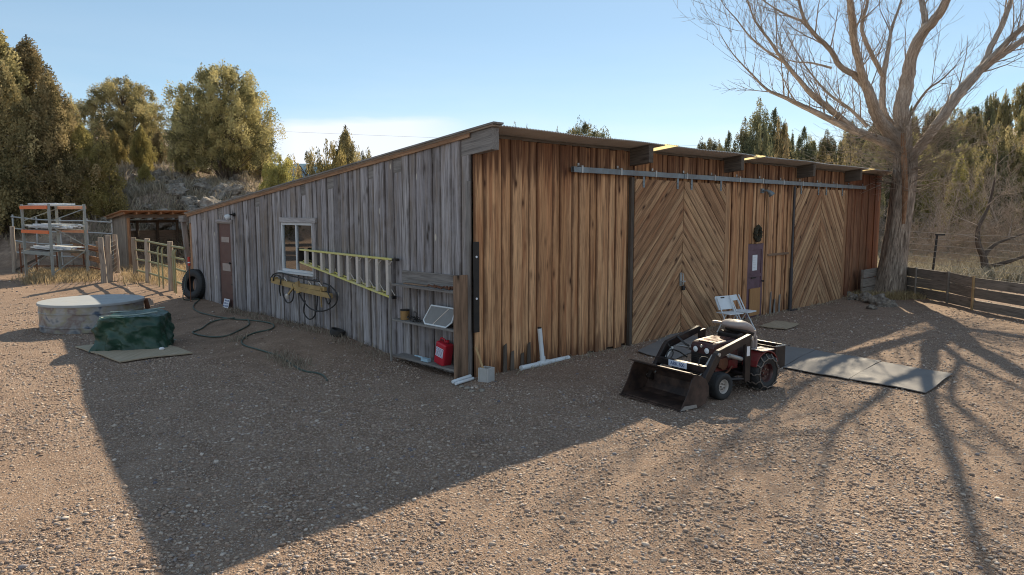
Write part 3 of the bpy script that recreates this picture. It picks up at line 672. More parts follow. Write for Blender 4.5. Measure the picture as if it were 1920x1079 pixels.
# ---- chevron sliding doors
def clip(poly, f):
    out = []
    for i in range(len(poly)):
        p, q = poly[i], poly[(i + 1) % len(poly)]; a, b = f(p), f(q)
        if a >= 0: out.append(p)
        if (a >= 0) != (b >= 0): t = a / (a - b); out.append((p[0] + t * (q[0] - p[0]), p[1] + t * (q[1] - p[1])))
    return out
def chevron(x0, x1, z0, z1, dirx, name_label, ang=45):
    w = MB(); a = math.radians(ang); u = (dirx * math.cos(a), math.sin(a)); n = (-u[1], u[0])
    if n[1] < 0: n = (-n[0], -n[1])
    c = [(x0, z0), (x1, z0), (x1, z1), (x0, z1)]; ds = [p[0] * n[0] + p[1] * n[1] for p in c]; dd = min(ds) + rnd.uniform(-.1, 0)
    i = 0
    while dd < max(ds):
        wd = rnd.uniform(.14, .20); lo, hi = dd + .003, dd + wd - .003
        poly = clip(clip(list(c), lambda p: p[0] * n[0] + p[1] * n[1] - lo), lambda p: hi - (p[0] * n[0] + p[1] * n[1]))
        if len(poly) >= 3: w.prism(poly, (0, -.092, 0), (1, 0, 0), (0, 0, 1), (0, -1, 0), 0, .020 + rnd.uniform(0, .016), None, u, True)
        dd += wd; i += 1
    dr = w.build('sliding_door', M['wood_door'], BARN); tag(dr, name_label)
    b = MB(); b.box((x0 + .02, -.0905, z0 + .02), (x1 - .02, -.06, z1 - .01)); b.build('door_backing', M['wood_dark'], dr)
    for x in (x0 + .25, x1 - .3):
        h = MB(); h.box((x, -.135, z1 - .17), (x + .07, -.126, 3.535)); h.lathe([(.012, 0), (.012, .012)], 8, (x + .035, -.136, z1 - .05), (0, -1, 0)); h.lathe([(.012, 0), (.012, .012)], 8, (x + .035, -.136, z1 - .13), (0, -1, 0)); h.build('hanger', M['track'], dr)
    return dr
d1 = chevron(4.37, 6.21, -.04, 3.47, 1, 'sliding door leaf with planks rising to the right', 43)
d2 = chevron(6.235, 8.10, .01, 3.46, -1, 'sliding door leaf with planks falling to the right', 43)
chevron(12.06, 13.80, -.06, 3.46, 1, 'far sliding door leaf with planks rising to the right', 49)
chevron(13.82, 15.62, -.05, 3.46, -1, 'far sliding door leaf with planks falling to the right', 49)
p = MB(); p.box((6.12, -.142, 1.12), (6.20, -.126, 1.42)); p.box((6.14, -.175, 1.2), (6.30, -.143, 1.23)); p.tube([(6.16, -.15, 1.15), (6.16, -.2, 1.15), (6.16, -.2, 1.4), (6.16, -.15, 1.4)], .012, 6); p.build('latch', M['steel'], d1)
p = MB(); p.box((6.16, -.2, 1.02), (6.25, -.16, 1.12)); p.tube([(6.18, -.18, 1.1), (6.18, -.18, 1.17), (6.23, -.18, 1.17), (6.23, -.18, 1.1)], .008, 6); p.build('padlock', M['black_metal'], d1)
for (a, mt, z1) in ((4.25, 'wood_dark', 3.5), (8.115, 'wood_door', 3.48), (15.64, 'wood_door', 3.46)):
    p = MB(); p.box((a, -.115, -.08), (a + (.10 if a < 5 else .2), -.052, z1)); p.build('door_jamb', M[mt], BARN)
p = MB(); p.tube([(11.93, -.12, .0), (11.93, -.12, 1.2)], .05, 12); p.tube([(11.93, -.12, 1.18), (11.93, -.12, 3.5)], .034, 10); p.box((11.82, -.25, -.06), (12.2, -.05, .02)); p.build('guide_pipe', paint('dark_green_purple_pipe', (.06, .055, .06), .5, .2), BARN, 40)
# ---- small purple door
x0, x1, z0, z1 = PD; z0 = -.02
p = MB(); p.box((x0 + .01, -.035, z0), (x1 - .01, -.0, z1 - .01)); pd = p.build('entry_door', M['purple'], BARN); tag(pd, 'faded purple plank door with a bare plywood patch at its foot')
p = MB()
for (a, b, c, d) in ((x0 + .01, x0 + .09, z0, z1), (x1 - .1, x1 - .01, z0, z1), (x0 + .09, x1 - .1, 1.08, 1.16), (x0 + .09, x1 - .1, z1 - .16, z1 - .01)):
    p.box((a, -.052, c), (b, -.036, d))
p.split('door_rail', M['purple'], pd)
p = MB(); p.box((x0 + .17, -.066, .05), (x1 - .12, -.053, .78)); p.build('plywood_patch', M['ply_orange'], pd)
p = MB(); p.box((x0 + .30, -.047, 1.25), (x0 + .56, -.0365, 1.66)); p.build('notice', M['paper'], pd)
p = MB()
for z in (1.58, 1.52, 1.46, 1.40, 1.32): p.box((x0 + .33, -.0495, z), (x0 + .33 + .12 + .08 * rnd.random(), -.0475, z + .012))
p.split('print_line', M['lamp_glass'], pd)
p = MB(); p.box((x0 + .24, -.06, 1.045), (x0 + .5, -.0525, 1.075)); p.lathe([(.014, 0), (.014, .04), (.03, .045), (.02, .07)], 10, (x1 - .06, -.052, .95), (0, -1, 0)); p.split('handle', M['black_metal'], pd, 40)
# stubs of old plank at the foot of the front, nailing bar
p = MB(); p.box((10.55, -.085, 1.60), (11.8, -.052, 1.66)); p.build('cross_batten', M['wood_brown'], BARN)
p = MB(); p.box((10.42, -.07, 0), (10.52, -.05, 3.45)); p.build('trim_board', M['wood_door'], BARN)
for (x, z1) in ((10.75, .62), (11.0, .4), (11.3, .5), (.62, .5), (.8, .35), (1.05, .28), (1.22, .45)):
    p = MB(); p.prism([(x, -.06), (x + .1, -.06), (x + .085, z1), (x + .02, z1 * .93)], (0, -.052, 0), (1, 0, 0), (0, 0, 1), (0, -1, 0), .012, .03); p.build('splash_board', M['wood_shelf'] if x > 5 else M['wood_dark'], BARN)
# black strip nailed to the corner
p = MB(); p.box((-.045, -.075, .78), (.075, -.052, 2.3)); p.build('corner_strip', M['black_metal'], BARN)
p = MB()
for z in (1.35, 2.05): p.lathe([(.02, 0), (.02, .01)], 8, (.01, -.0752, z), (0, -1, 0))
p.split('screw_cap', M['paper'], BARN)
# wreath over the door, hanging thing
w = MB(); cpts = [(9.90 + .13 * math.cos(a), -.09, 2.22 + .17 * math.sin(a)) for a in np.linspace(0, 2 * PI, 25)]
w.tube(cpts, [.055 + .012 * math.sin(i * 2.3) for i in range(25)], 8, False)
for k in range(90):
    a = rnd.uniform(0, 2 * PI); c = np.array((9.90 + .13 * math.cos(a), -.1, 2.22 + .17 * math.sin(a))); d = np.array([rnd.gauss(0, 1), -abs(rnd.gauss(0, 1)), rnd.gauss(0, 1)]); d /= np.linalg.norm(d)
    w.bar(c, c + d * rnd.uniform(.05, .1), .012, .004)
wo = w.build('wreath', M['wreath']); wo.matrix_world = BARN.matrix_basis.copy(); wo.location = BARN.location; wo.rotation_euler = BARN.rotation_euler
tag(wo, 'dark dried wreath hung on the planks above the purple door', 'wreath')
def onbarn(o):
    o.location = BARN.location; o.rotation_euler = BARN.rotation_euler; return o
# ------------------------------------------------------------------ things on and along the barn
def barn_thing(name, label, cat, loc, group=None):
    """Empty placed in barn coordinates"""
    w = bl(*loc); return empty(name, tuple(w), BROT, label, cat, group)
# ---- wall shelf against the gable wall near the corner
sh = barn_thing('wall_shelf', 'open grey plank shelf unit against the gable wall beside the front corner', 'shelf', (0, 0, 0))
for z in (1.45, .80, .13):
    p = MB(); p.box((-.33, .10, z), (-.062, 1.89, z + .035), jit=.004); p.build('shelf', M['wood_shelf'], sh)
p = MB(); p.box((-.36, .045, -.06), (-.065, .085, 1.75)); tag(p.build('end_board', M['wood_brown'], sh), 'broad brown end board with a knot')
p = MB(); p.box((-.08, .0, -.06), (-.045, .07, 3.3)); p.build('corner_post', M['wood_shelf'], sh)
p = MB(); p.box((-.35, 1.90, -.02), (-.322, 1.935, 1.50)); p.build('leg', M['wood_shelf'], sh)
p = MB(); p.box((-.075, .1, 1.46), (-.06, 1.9, 1.72)); p.build('back_board', M['wood_shelf'], sh)
# things on the shelf
p = MB(); p.lathe([(.0, .0), (.085, 0), (.085, .16), (.078, .165), (.0, .165)], 20, cap=False)
c = p.build('tin_can', M['gold_can'], None, 40); c.location = bl(-.2, 1.66, .836); c.rotation_euler = (0, 0, BROT); tag(c, 'yellowed tin can with dark lid at the left of the middle shelf', 'can')
p = MB(); p.lathe([(.088, .166), (.088, .185), (0, .186)], 20, cap=True); p.build('lid', M['black_metal'], c, 40)
p = MB()
for k in range(7):
    a = np.array((rnd.uniform(-.12, .12), rnd.uniform(-.2, .2), .01)); pts = [a]
    for _ in range(6): a = a + np.array((rnd.gauss(0, .035), rnd.gauss(0, .06), rnd.gauss(.012, .03))); a[2] = max(a[2], .01); pts.append(a)
    p.tube(pts, .007, 6)
c = p.build('wire_scrap', M['black_metal']); c.location = bl(-.2, 1.25, .84); c.rotation_euler = (0, 0, BROT); tag(c, 'tangle of dark wire scrap on the middle shelf', 'wire scrap')
# framed screen leaning on the middle shelf
t = barn_thing('framed_screen', 'white framed screen panel with cut corners leaning on the middle shelf', 'framed screen', (-.2, .62, .837))
W2, H2 = .38, .34
prof = [(-W2, .06), (-W2 + .07, 0), (W2 - .12, 0), (W2, .1), (W2, H2), (-W2 + .1, H2)]
def leanp(q): return (-.10 + q[1] * .36 + (-.0), -q[0], q[1] * .93 + .012)
p = MB(); pts = [leanp(q) for q in prof]; p.tube(pts + [pts[0], pts[1]], .016, 8, False); p.build('frame', M['white_plastic'], t, 40)
p = MB(); p.add([leanp(q) for q in prof] + [tuple(np.array(leanp(q)) + np.array((.006, 0, 0))) for q in prof], [(0, 1, 2, 3, 4, 5), (11, 10, 9, 8, 7, 6)] + [(i, (i + 1) % 6, 6 + (i + 1) % 6, 6 + i) for i in range(6)]); p.build('panel', paint('dull_grey_screen', (.20, .19, .18), .35), t)
p = MB(); p.bar(leanp((-.1, .02)), leanp((.2, H2 - .02)), .012, .012); p.split('brace', M['alu'], t)
# red can
t = barn_thing('fuel_can', 'tall red plastic fuel can with a pale printed label on the lowest shelf', 'fuel can', (-.19, .60, .168))
p = MB(); prof = []
sec = [(-.14, -.11), (.14, -.11), (.14, .11), (-.14, .11)]
rot = Matrix.Rotation(math.radians(12), 3, 'X')
b = bmesh.new(); bmesh.ops.create_cube(b, size=1.0)
for v in b.verts: v.co = Vector((v.co.x * .2, v.co.y * .27, (v.co.z + .5) * .40))
bmesh.ops.bevel(b, geom=b.edges[:], offset=.035, segments=3, profile=.6, affect='EDGES')
for v in b.verts: v.co = rot @ v.co
me = bpy.data.meshes.new('body'); b.to_mesh(me); b.free(); me.polygons.foreach_set('use_smooth', [True] * len(me.polygons)); me.set_sharp_from_angle(angle=.8)
link_mesh('body', me, M['red_can'], t)
p = MB(); p.lathe([(.03, 0), (.03, .035), (.022, .04), (.0, .04)], 12, (0, -.07 - .08, .40), (0, -.2, .98), cap=False); p.build('cap', M['red_can'], t, 40)
p = MB(); p.tube([(0, -.1, .39), (0, -.07, .44), (0, .02, .46), (0, .05, .42)], .016, 8); p.split('handle', M['red_can'], t, 40)
R12 = np.array(rot)
p = MB(); p.box((-.1035, -.095, .15), (-.1005, .095, .31), R12); lab = p.build('label', M['plate_white'], t)
p = MB()
for r in range(7):
    y = -.085
    while y < .075:
        wv = rnd.uniform(.012, .035); p.box((-.1052, y, .162 + r * .021), (-.1037, min(y + wv, .087), .162 + r * .021 + .010), R12); y += wv + .009
p.split('print_mark', paint('purple_grey_print', (.22, .12, .2), .6), lab)
# small clutter
p = MB(); p.box((-.08, -.1, 0), (.0, .09, .055)); p.tube([(-.04, .08, .05), (-.05, .2, .06), (-.02, .34, .05)], .014, 8)
c = p.build('hand_tool', paint('pale_blue_tool', (.35, .5, .6), .5)); c.location = bl(-.22, .98, .169); c.rotation_euler = (0, 0, BROT); tag(c, 'small pale blue tool lying beside the red can', 'hand tool')
p = MB()
for k in range(10):
    y = rnd.uniform(.0, .6); p.bar((rnd.uniform(-.08, .08), y, .015), (rnd.uniform(-.08, .08), y + rnd.uniform(.05, .25), .02 + rnd.random() * .02), .025, .02)
for k in range(5): p.lathe([(.02, 0), (.026, .02), (.018, .05), (0, .055)], 8, (rnd.uniform(-.06, .06), rnd.uniform(0, .3), .0))
c = p.build('hardware_scrap', M['rust']); c.location = bl(-.2, .18, 1.487); c.rotation_euler = (0, 0, BROT); tag(c, 'rusty hardware scraps lying along the top shelf', 'scrap')
p = MB(); p.bar((0, 0, .012), (0, .7, .012), .06, .02); c = p.build('scrap_board', M['wood_brown']); c.location = bl(-.17, 1.0, 1.487); c.rotation_euler = (0, 0, BROT); tag(c, 'thin brown board lying on the top shelf', 'board')

# ---- yellow step ladder hung flat on the gable wall (runs along y, tapering to the left)
t = barn_thing('step_ladder', 'yellow and aluminium step ladder hung sideways on the gable wall', 'ladder', (-.06, 0, 0))
A0, A1 = (5.56, 1.965), (2.05, 1.915); B0, B1 = (5.57, 1.69), (2.16, 1.205)
for nm, P, Q, xo in (('side_rail', A0, A1, -.10), ('side_rail', B0, B1, -.10), ('rear_rail', (A0[0], A0[1] - .02), (A1[0] + .1, A1[1] - .03), -.03), ('rear_rail', (B0[0], B0[1] + .03), (B1[0] + .1, B1[1] + .05), -.03)):
    p = MB(); a = np.array((xo, P[0], P[1])); b_ = np.array((xo, Q[0], Q[1])); p.bar(a, b_, .075 if nm == 'side_rail' else .03, .034 if nm == 'side_rail' else .026, (0, .12, 1)); p.build(nm, M['yellow_lad'], t, bevel=.003)
for k in range(10):
    f = .07 + k * .098
    a = np.array(A0) + (np.array(A1) - A0) * f; b_ = np.array(B0) + (np.array(B1) - B0) * (f + .008)
    p = MB(); p.box((-.13, a[0] - .04, b_[1] + .015), (-.065, a[0] + .045, a[1] - .015)); p.build('step', M['alu'], t)
    if k > 0:
        p = MB(); p.box((-.045, a[0] + .13, b_[1] - .0), (-.02, a[0] + .155, a[1] - .01)); p.build('rear_rung', M['alu'], t)
    if k > 4:
        p = MB(); p.bar((-.1, a[0], a[1] - .14), (-.1, a[0] - .13, a[1] - .03), .012, .012); p.bar((-.1, a[0], b_[1] + .2), (-.1, a[0] - .2, b_[1] + .02), .012, .012); p.split('step_brace', M['alu'], t)
p = MB(); p.box((-.145, A0[0], B0[1] - .03), (-.02, A0[0] + .05, A0[1] + .03)); p.build('top_cap', M['black_metal'], t)
for (y, z) in ((A1[0], A1[1]), (B1[0], B1[1])):
    p = MB(); p.box((-.14, y - .12, z - .03), (-.05, y, z + .02)); p.build('foot', M['black_metal'], t)
# ---- yellow implement with black hoses under the window
t = barn_thing('spray_boom', 'worn yellow steel boom with loops of black hose hung below the window', 'spray boom', (-.12, 0, 0))
p = MB(); p.bar((-.06, 6.9, 1.20), (-.06, 5.7, 1.13), .1, .12); p.bar((-.06, 5.7, 1.17), (-.06, 4.5, 1.17), .06, .09); p.bar((-.1, 5.75, 1.10), (-.1, 4.2, 1.05), .06, .10); p.bar((-.06, 6.98, 1.20), (-.06, 6.7, 1.26), .06, .05)
p.build('boom', M['yellow_tool'], t)
p = MB(); p.bar((-.14, 5.75, 1.12), (-.16, 6.0, .92), .035, .035); p.bar((-.1, 5.65, 1.25), (-.1, 5.6, 1.0), .05, .14); p.bar((-.12, 4.6, 1.2), (-.12, 4.58, .78), .025, .025); p.split('arm', M['yellow_tool'], t)
p = MB(); p.lathe([(.03, 0), (.05, .03), (.05, .09), (.02, .12)], 10, (-.17, 6.0, .84), (0, 0, 1)); p.build('nozzle', M['alu'], t, 40)
def loop(ps, r=.016): q = MB(); q.tube(smooth_path(ps, 6), r, 8); return q
def smooth_path(P, sub=6):
    P = [np.array(p, float) for p in P]; out = []
    for i in range(len(P) - 1):
        p0 = P[max(i - 1, 0)]; p1 = P[i]; p2 = P[i + 1]; p3 = P[min(i + 2, len(P) - 1)]
        for k in range(sub):
            u = k / sub; out.append(.5 * ((2 * p1) + (-p0 + p2) * u + (2 * p0 - 5 * p1 + 4 * p2 - p3) * u * u + (-p0 + 3 * p1 - 3 * p2 + p3) * u ** 3))
    out.append(P[-1]); return out
for ps in ([(-.1, 6.35, 1.15), (-.11, 6.32, .9), (-.1, 6.15, .74), (-.1, 5.92, .8), (-.1, 5.82, 1.0), (-.1, 5.85, 1.18)],
           [(-.09, 5.7, 1.1), (-.1, 5.45, .88), (-.1, 5.15, .72), (-.1, 4.8, .68), (-.1, 4.4, .74), (-.1, 4.05, .9), (-.1, 3.98, 1.1), (-.1, 4.2, 1.25), (-.1, 4.5, 1.3)],
           [(-.08, 5.35, .85), (-.09, 5.42, .6), (-.09, 5.2, .46), (-.09, 4.95, .55), (-.09, 4.83, .8), (-.09, 4.8, 1.05)],
           [(-.09, 6.98, 1.18), (-.09, 6.8, 1.34), (-.09, 6.4, 1.40), (-.09, 5.9, 1.36), (-.09, 5.3, 1.33), (-.09, 4.7, 1.32)],
           [(-.13, 6.75, 1.2), (-.14, 6.6, 1.34), (-.14, 6.35, 1.30), (-.13, 6.4, 1.14)],
           [(-.08, 6.5, 1.2), (-.08, 6.55, 1.0), (-.08, 6.5, .86)], [(-.12, 4.3, 1.12), (-.15, 4.15, 1.0), (-.12, 4.3, .88), (-.1, 4.45, 1.0)]):
    loop(ps).build('hose_loop', M['rubber'], t, 50)
for y in (6.3, 5.2, 4.75):
    p = MB(); p.tube([(-.06, y, 1.2), (-.1, y - .05, 1.3), (-.06, y - .1, 1.22)], .012, 6); p.build('clip', M['alu'], t)
# ---- tyre leaning at the far corner of the gable wall
def tyre_profile(R, w, rin):
    return [(rin, -w * .40), (rin + .02, -w * .47), (R * .82, -w * .52), (R * .95, -w * .46), (R, -w * .34), (R * 1.005, 0), (R, w * .34), (R * .95, w * .46), (R * .82, w * .52), (rin + .02, w * .47), (rin, w * .40), (rin + .015, w * .36), (R * .9, w * .3), (R * .92, 0), (R * .9, -w * .3), (rin + .015, -w * .36), (rin, -w * .40)]
def treads(p, R, w, n, org=(0, 0, 0), axis='y', lug=.012, wide=.8, ang=.35):
    for k in range(n):
        a = 2 * PI * k / n
        for sgn in (-1, 1):
            for j in range(2):
                y0 = sgn * (w * .02 + j * w * .2); y1 = sgn * (w * .19 + j * w * .22)
                c = np.array((math.cos(a + j * .03), 0, math.sin(a + j * .03))); tt = np.array((-math.sin(a), 0, math.cos(a)))
                P0 = c * (R - .004) + np.array((0, y0, 0)); P1 = c * (R - (.004 if j == 0 else .02)) + np.array((0, y1, 0)) + tt * ang * .04
                p.bar(P0 + np.array(org), P1 + np.array(org), 2 * PI * R / n * .55, lug * 2, c)
base = bl(-.22, 11.75, 0); base[2] = tz(base[0], base[1])
t = empty('old_tyre', tuple(base), BROT, 'big black tyre without a rim leaning upright by the gable corner', 'tyre')
p = MB(); p.lathe(tyre_profile(.42, .26, .22), 40, (0, 0, .42), (1, 0, 0), cap=False)
ty = p.build('carcass', M['tyre_dark'], t, 60)
p = MB()
for k in range(44):
    a = 2 * PI * k / 44
    for (y0, y1) in ((-.11, -.03), (-.02, .02), (.03, .11)):
        c = np.array((0, math.cos(a), math.sin(a))); P0 = c * .42 + np.array((y0, 0, .42)); P1 = c * .42 + np.array((y1, 0, .42)); p.bar(P0, P1, .036, .016, c)
p.build('tread', M['tyre_dark'], t)
t.rotation_euler = (0, math.radians(9), BROT + math.radians(18))
# ---- red capped marker stake
g = GT(358, 566)
p = MB(); p.tube([(0, 0, -.1), (0, 0, 1.02)], .014, 8); t = p.build('marker_stake', M['rust']); t.location = tuple(g); tag(t, 'thin stake with a red cap standing beside the old tyre', 'stake')
p = MB(); p.tube([(0, 0, 1.0), (0, 0, 1.24)], .035, 10); p.build('cap', M['red_cap'], t)
p = MB(); p.tube([(0, 0, 1.07), (0, 0, 1.10)], .037, 10); p.build('reflective_band', M['paper'], t)
# ---- garden hose
def zp(L, k=4.497, ox=340, oy=480): return [(ox + a / k, oy + b / k) for a, b in L]
hp = zp([(225, 150), (228, 230), (200, 315), (150, 370), (108, 415), (105, 450), (150, 480), (240, 505), (340, 525), (450, 540), (560, 548), (680, 560), (765, 580), (780, 605), (740, 630), (640, 650), (570, 675), (530, 700), (508, 735), (540, 765), (640, 795), (740, 825), (830, 855), (900, 900), (980, 955), (1060, 985), (1140, 995), (1200, 1020), (1230, 1060)])
P = []
for i, q in enumerate(hp):
    g = GT(*q)
    if i == 0: g = np.array(bl(-.45, 11.62, tz(*bl(-.45, 11.62, 0)[:2]) + .75))
    elif i == 1: g = np.array(bl(-.5, 11.6, tz(*bl(-.5, 11.6, 0)[:2]) + .40))
    elif i == 2: g = np.array(bl(-.6, 11.45, tz(*bl(-.6, 11.45, 0)[:2]) + .06))
    else: g = g + np.array((0, 0, .018))
    P.append(g)
p = MB(); p.tube(smooth_path(P, 6), .016, 8); h1 = p.build('garden_hose', M['hose'], None, 60); tag(h1, 'long dark green garden hose trailing in curves from the old tyre across the dirt', 'hose')
lp = zp([(450, 540), (330, 545), (240, 572), (170, 622), (95, 655), (180, 682), (280, 693), (380, 682), (460, 650), (540, 610), (575, 580), (560, 552)])
p = MB(); p.tube(smooth_path([GT(*q) + np.array((0, 0, .022 + (.026 if i in (0, 11) else 0))) for i, q in enumerate(lp)], 6), .016, 8); p.build('hose_loop', M['hose'], h1, 60)
# small white notice on the ground against the gable door
g = bl(-.16, 9.72, 0); p = MB(); p.box((-.012, -.16, 0), (.0, .16, .24)); t = p.build('notice_board', M['paper']); t.location = (g[0], g[1], tz(g[0], g[1]) - .01); t.rotation_euler = (0, math.radians(14), BROT); tag(t, 'small white notice board leaning at the foot of the brown door', 'notice board')
p = MB()
for r in range(3):
    y = -.13
    while y < .11: wv = rnd.uniform(.02, .07); p.box((-.0145, y, .03 + r * .07), (-.0125, min(.14, y + wv), .03 + r * .07 + .045)); y += wv + .025
p.split('print_mark', M['blue_ink'], t)
# dark pot / rubble at the wall foot
g = bl(-.22, 4.05, 0); p = MB(); p.lathe([(.0, 0), (.12, 0), (.15, .05), (.15, .14), (.135, .145), (.12, .03), (0, .02)], 14, cap=False); t = p.build('feed_pan', M['rubber'], None, 40); t.location = (g[0], g[1], tz(g[0], g[1])); t.rotation_euler = (0, .3, 0); tag(t, 'small black pan lying at the foot of the gable wall', 'pan')
# ---- front side: PVC tee, block, sticks
t = barn_thing('pvc_tee', 'white plastic pipe tee with one upright arm lying along the front wall', 'pipe', (0, 0, 0))
p = MB(); p.tube([(.94, -.2, .045), (2.28, -.15, .03)], .045, 14); p.build('base_pipe', M['pvc'], t, 40)
p = MB(); p.tube([(1.54, -.17, .04), (1.50, -.12, .68)], .042, 14); p.build('riser', M['pvc'], t, 40)
p = MB(); p.tube([(1.42, -.182, .042), (1.68, -.172, .038)], .055, 14); p.tube([(1.54, -.175, .04), (1.535, -.165, .16)], .052, 14); p.build('coupling', M['pvc'], t, 40)
p = MB(); p.tube([(1.501, -.12, .68), (1.50, -.12, .705)], .034, 12); p.build('plug', M['black_metal'], t)
g = G(912, 716); t = empty('concrete_block', tuple(g), BROT + math.radians(14), 'single grey hollow concrete block standing at the barn corner', 'block')
b = MB()
for (a, c, d, e) in ((-.1, .1, -.1, -.068), (-.1, .1, .068, .1), (-.1, -.068, -.068, .068), (.068, .1, -.068, .068)): b.box((a, d, 0), (c, e, .24))
b.box((-.068, -.068, .0), (.068, .068, .03)); b.build('block_body', M['concrete'], t, bevel=.006)
p = MB(); p.bar((0, 0, 0), (-.17, .03, .52), .05, .03, (1, 0, 0)); t = p.build('wood_stick', M['wood_tan']); t.location = tuple(g + np.array((0, .0, .05))); tag(t, 'pale wooden stick propped in the concrete block', 'stick')
ga = G(849, 722); gb = G(882, 712)
p = MB(); p.tube([ga + (0, 0, .05), gb + (0, 0, .06)], .03, 10); p.tube([ga + (.05, -.05, .03), gb + (.05, -.04, .03)], .026, 10); t = p.build('pvc_offcut', M['pvc'], None, 40); tag(t, 'pair of white plastic pipe offcuts on the ground below the shelf', 'pipe offcut')
p = MB(); p.box((0, 0, 0), (.22, .1, .05)); t = p.build('scrap_board', M['wood_shelf']); g = GT(640, 622); t.location = tuple(g); tag(t, 'short grey board end lying by the black pan', 'board')
def rock(sc, seed, sub=3, rough=.35):
    b = bmesh.new(); bmesh.ops.create_icosphere(b, subdivisions=sub, radius=1.0); g = np.random.default_rng(seed)
    D = g.normal(0, 1, (9, 3)); ph = g.uniform(0, 6, 9); pl = g.normal(0, 1, (9, 3)); pl /= np.linalg.norm(pl, axis=1)[:, None]; off = g.uniform(.62, .95, 9)
    for v in b.verts:
        p = np.array(v.co)
        for k in range(9):
            dd = np.dot(p, pl[k]) - off[k]
            if dd > 0: p = p - pl[k] * dd * .92
        p = p * (1 + rough * .14 * sum(math.sin(np.dot(p, D[k]) * 2.2 + ph[k]) for k in range(9)) / 3)
        if rough > .5:
            f = Vector(p) * 2.3 + Vector((seed * 3.1, 0, 0)); p = p * (1 + .22 * mnoise.fractal(f, 1.0, 2.0, 5) + .10 * abs(mnoise.noise(f * 2.7)))
        v.co = Vector(p * np.array(sc))
    me = bpy.data.meshes.new('rock'); b.to_mesh(me); b.free(); me.polygons.foreach_set('use_smooth', [True] * len(me.polygons)); me.set_sharp_from_angle(angle=.6); me.materials.append(M['rock']); return me
for k, (px, py, s) in enumerate(((865, 727, .05), (876, 730, .06), (893, 726, .045), (885, 735, .05), (904, 735, .06))):
    o = bpy.data.objects.new('stone', rock((s, s * .8, s * .6), k, 2)); COL.objects.link(o); g = G(px, py); o.location = (g[0], g[1], s * .3); tag(o, 'fist-sized pale stone on the ground in front of the concrete block', 'stone', 'stones by the barn corner')
# ---- two white folding chairs at the front wall
def folding_chair():
    t = empty('folding_chair', (0, 0, 0)); W = .2
    for s in (-1, 1):
        p = MB(); p.tube([(.30, s * W, .0), (.02, s * W, .46), (-.17, s * W, .82)], .015, 8); p.build('leg', M['white_plastic'], t, 40)
        p = MB(); p.tube([(-.18, s * (W - .04), .0), (.06, s * (W - .04), .40), (.1, s * (W - .04), .44)], .014, 8); p.build('leg', M['white_plastic'], t, 40)
    return t
def chair_a():     # solid backrest, seen on the left
    t = folding_chair()
    p = MB(); p.box((-.17, -.22, .46), (.26, .22, .485)); p.build('seat', M['white_plastic'], t, bevel=.008)
    p = MB(); poly = [(-.22, .0), (.22, .0), (.23, .30), (.2, .33), (-.2, .33), (-.23, .30)]
    p.prism(poly, (-.085, 0, .54), (0, 1, 0), (-.44, 0, .9), (.9, 0, .44), -.012, .012); b_ = p.build('backrest', M['white_plastic'], t, bevel=.006)
    p = MB(); p.prism([(-.06, .27), (.06, .27), (.06, .30), (-.06, .30)], (-.085, 0, .54), (0, 1, 0), (-.44, 0, .9), (.9, 0, .44), -.0135, .0135); p.build('hand_hole', M['black_metal'], b_)
    return t
def chair_b():     # open frame back, only a top band
    t = folding_chair()
    p = MB(); p.box((-.14, -.21, .45), (.30, .21, .48)); p.build('seat', M['white_plastic'], t, bevel=.008)
    p = MB(); p.prism([(-.2, .19), (.2, .19), (.19, .33), (-.19, .33)], (-.085, 0, .52), (0, 1, 0), (-.44, 0, .9), (.9, 0, .44), -.012, .014); p.build('backrest', M['white_plastic'], t, bevel=.006)
    for s in (-1, 1):
        p = MB(); p.prism([(s * .17, -.06), (s * .215, -.06), (s * .205, .2), (s * .16, .2)][::s], (-.085, 0, .52), (0, 1, 0), (-.44, 0, .9), (.9, 0, .44), -.014, .016); p.build('back_stile', M['white_plastic'], t)
    return t
c = chair_a(); c.location = bl(7.15, -.80, 0); c.rotation_euler = (0, 0, math.radians(-62)); tag(c, 'white folding chair with a solid back, the left of the pair by the wall', 'chair', 'folding chairs by the front wall')
c = chair_b(); c.location = bl(7.72, -.80, 0); c.rotation_euler = (0, 0, math.radians(-46)); tag(c, 'white folding chair with an open back, nearest the purple door', 'chair', 'folding chairs by the front wall')
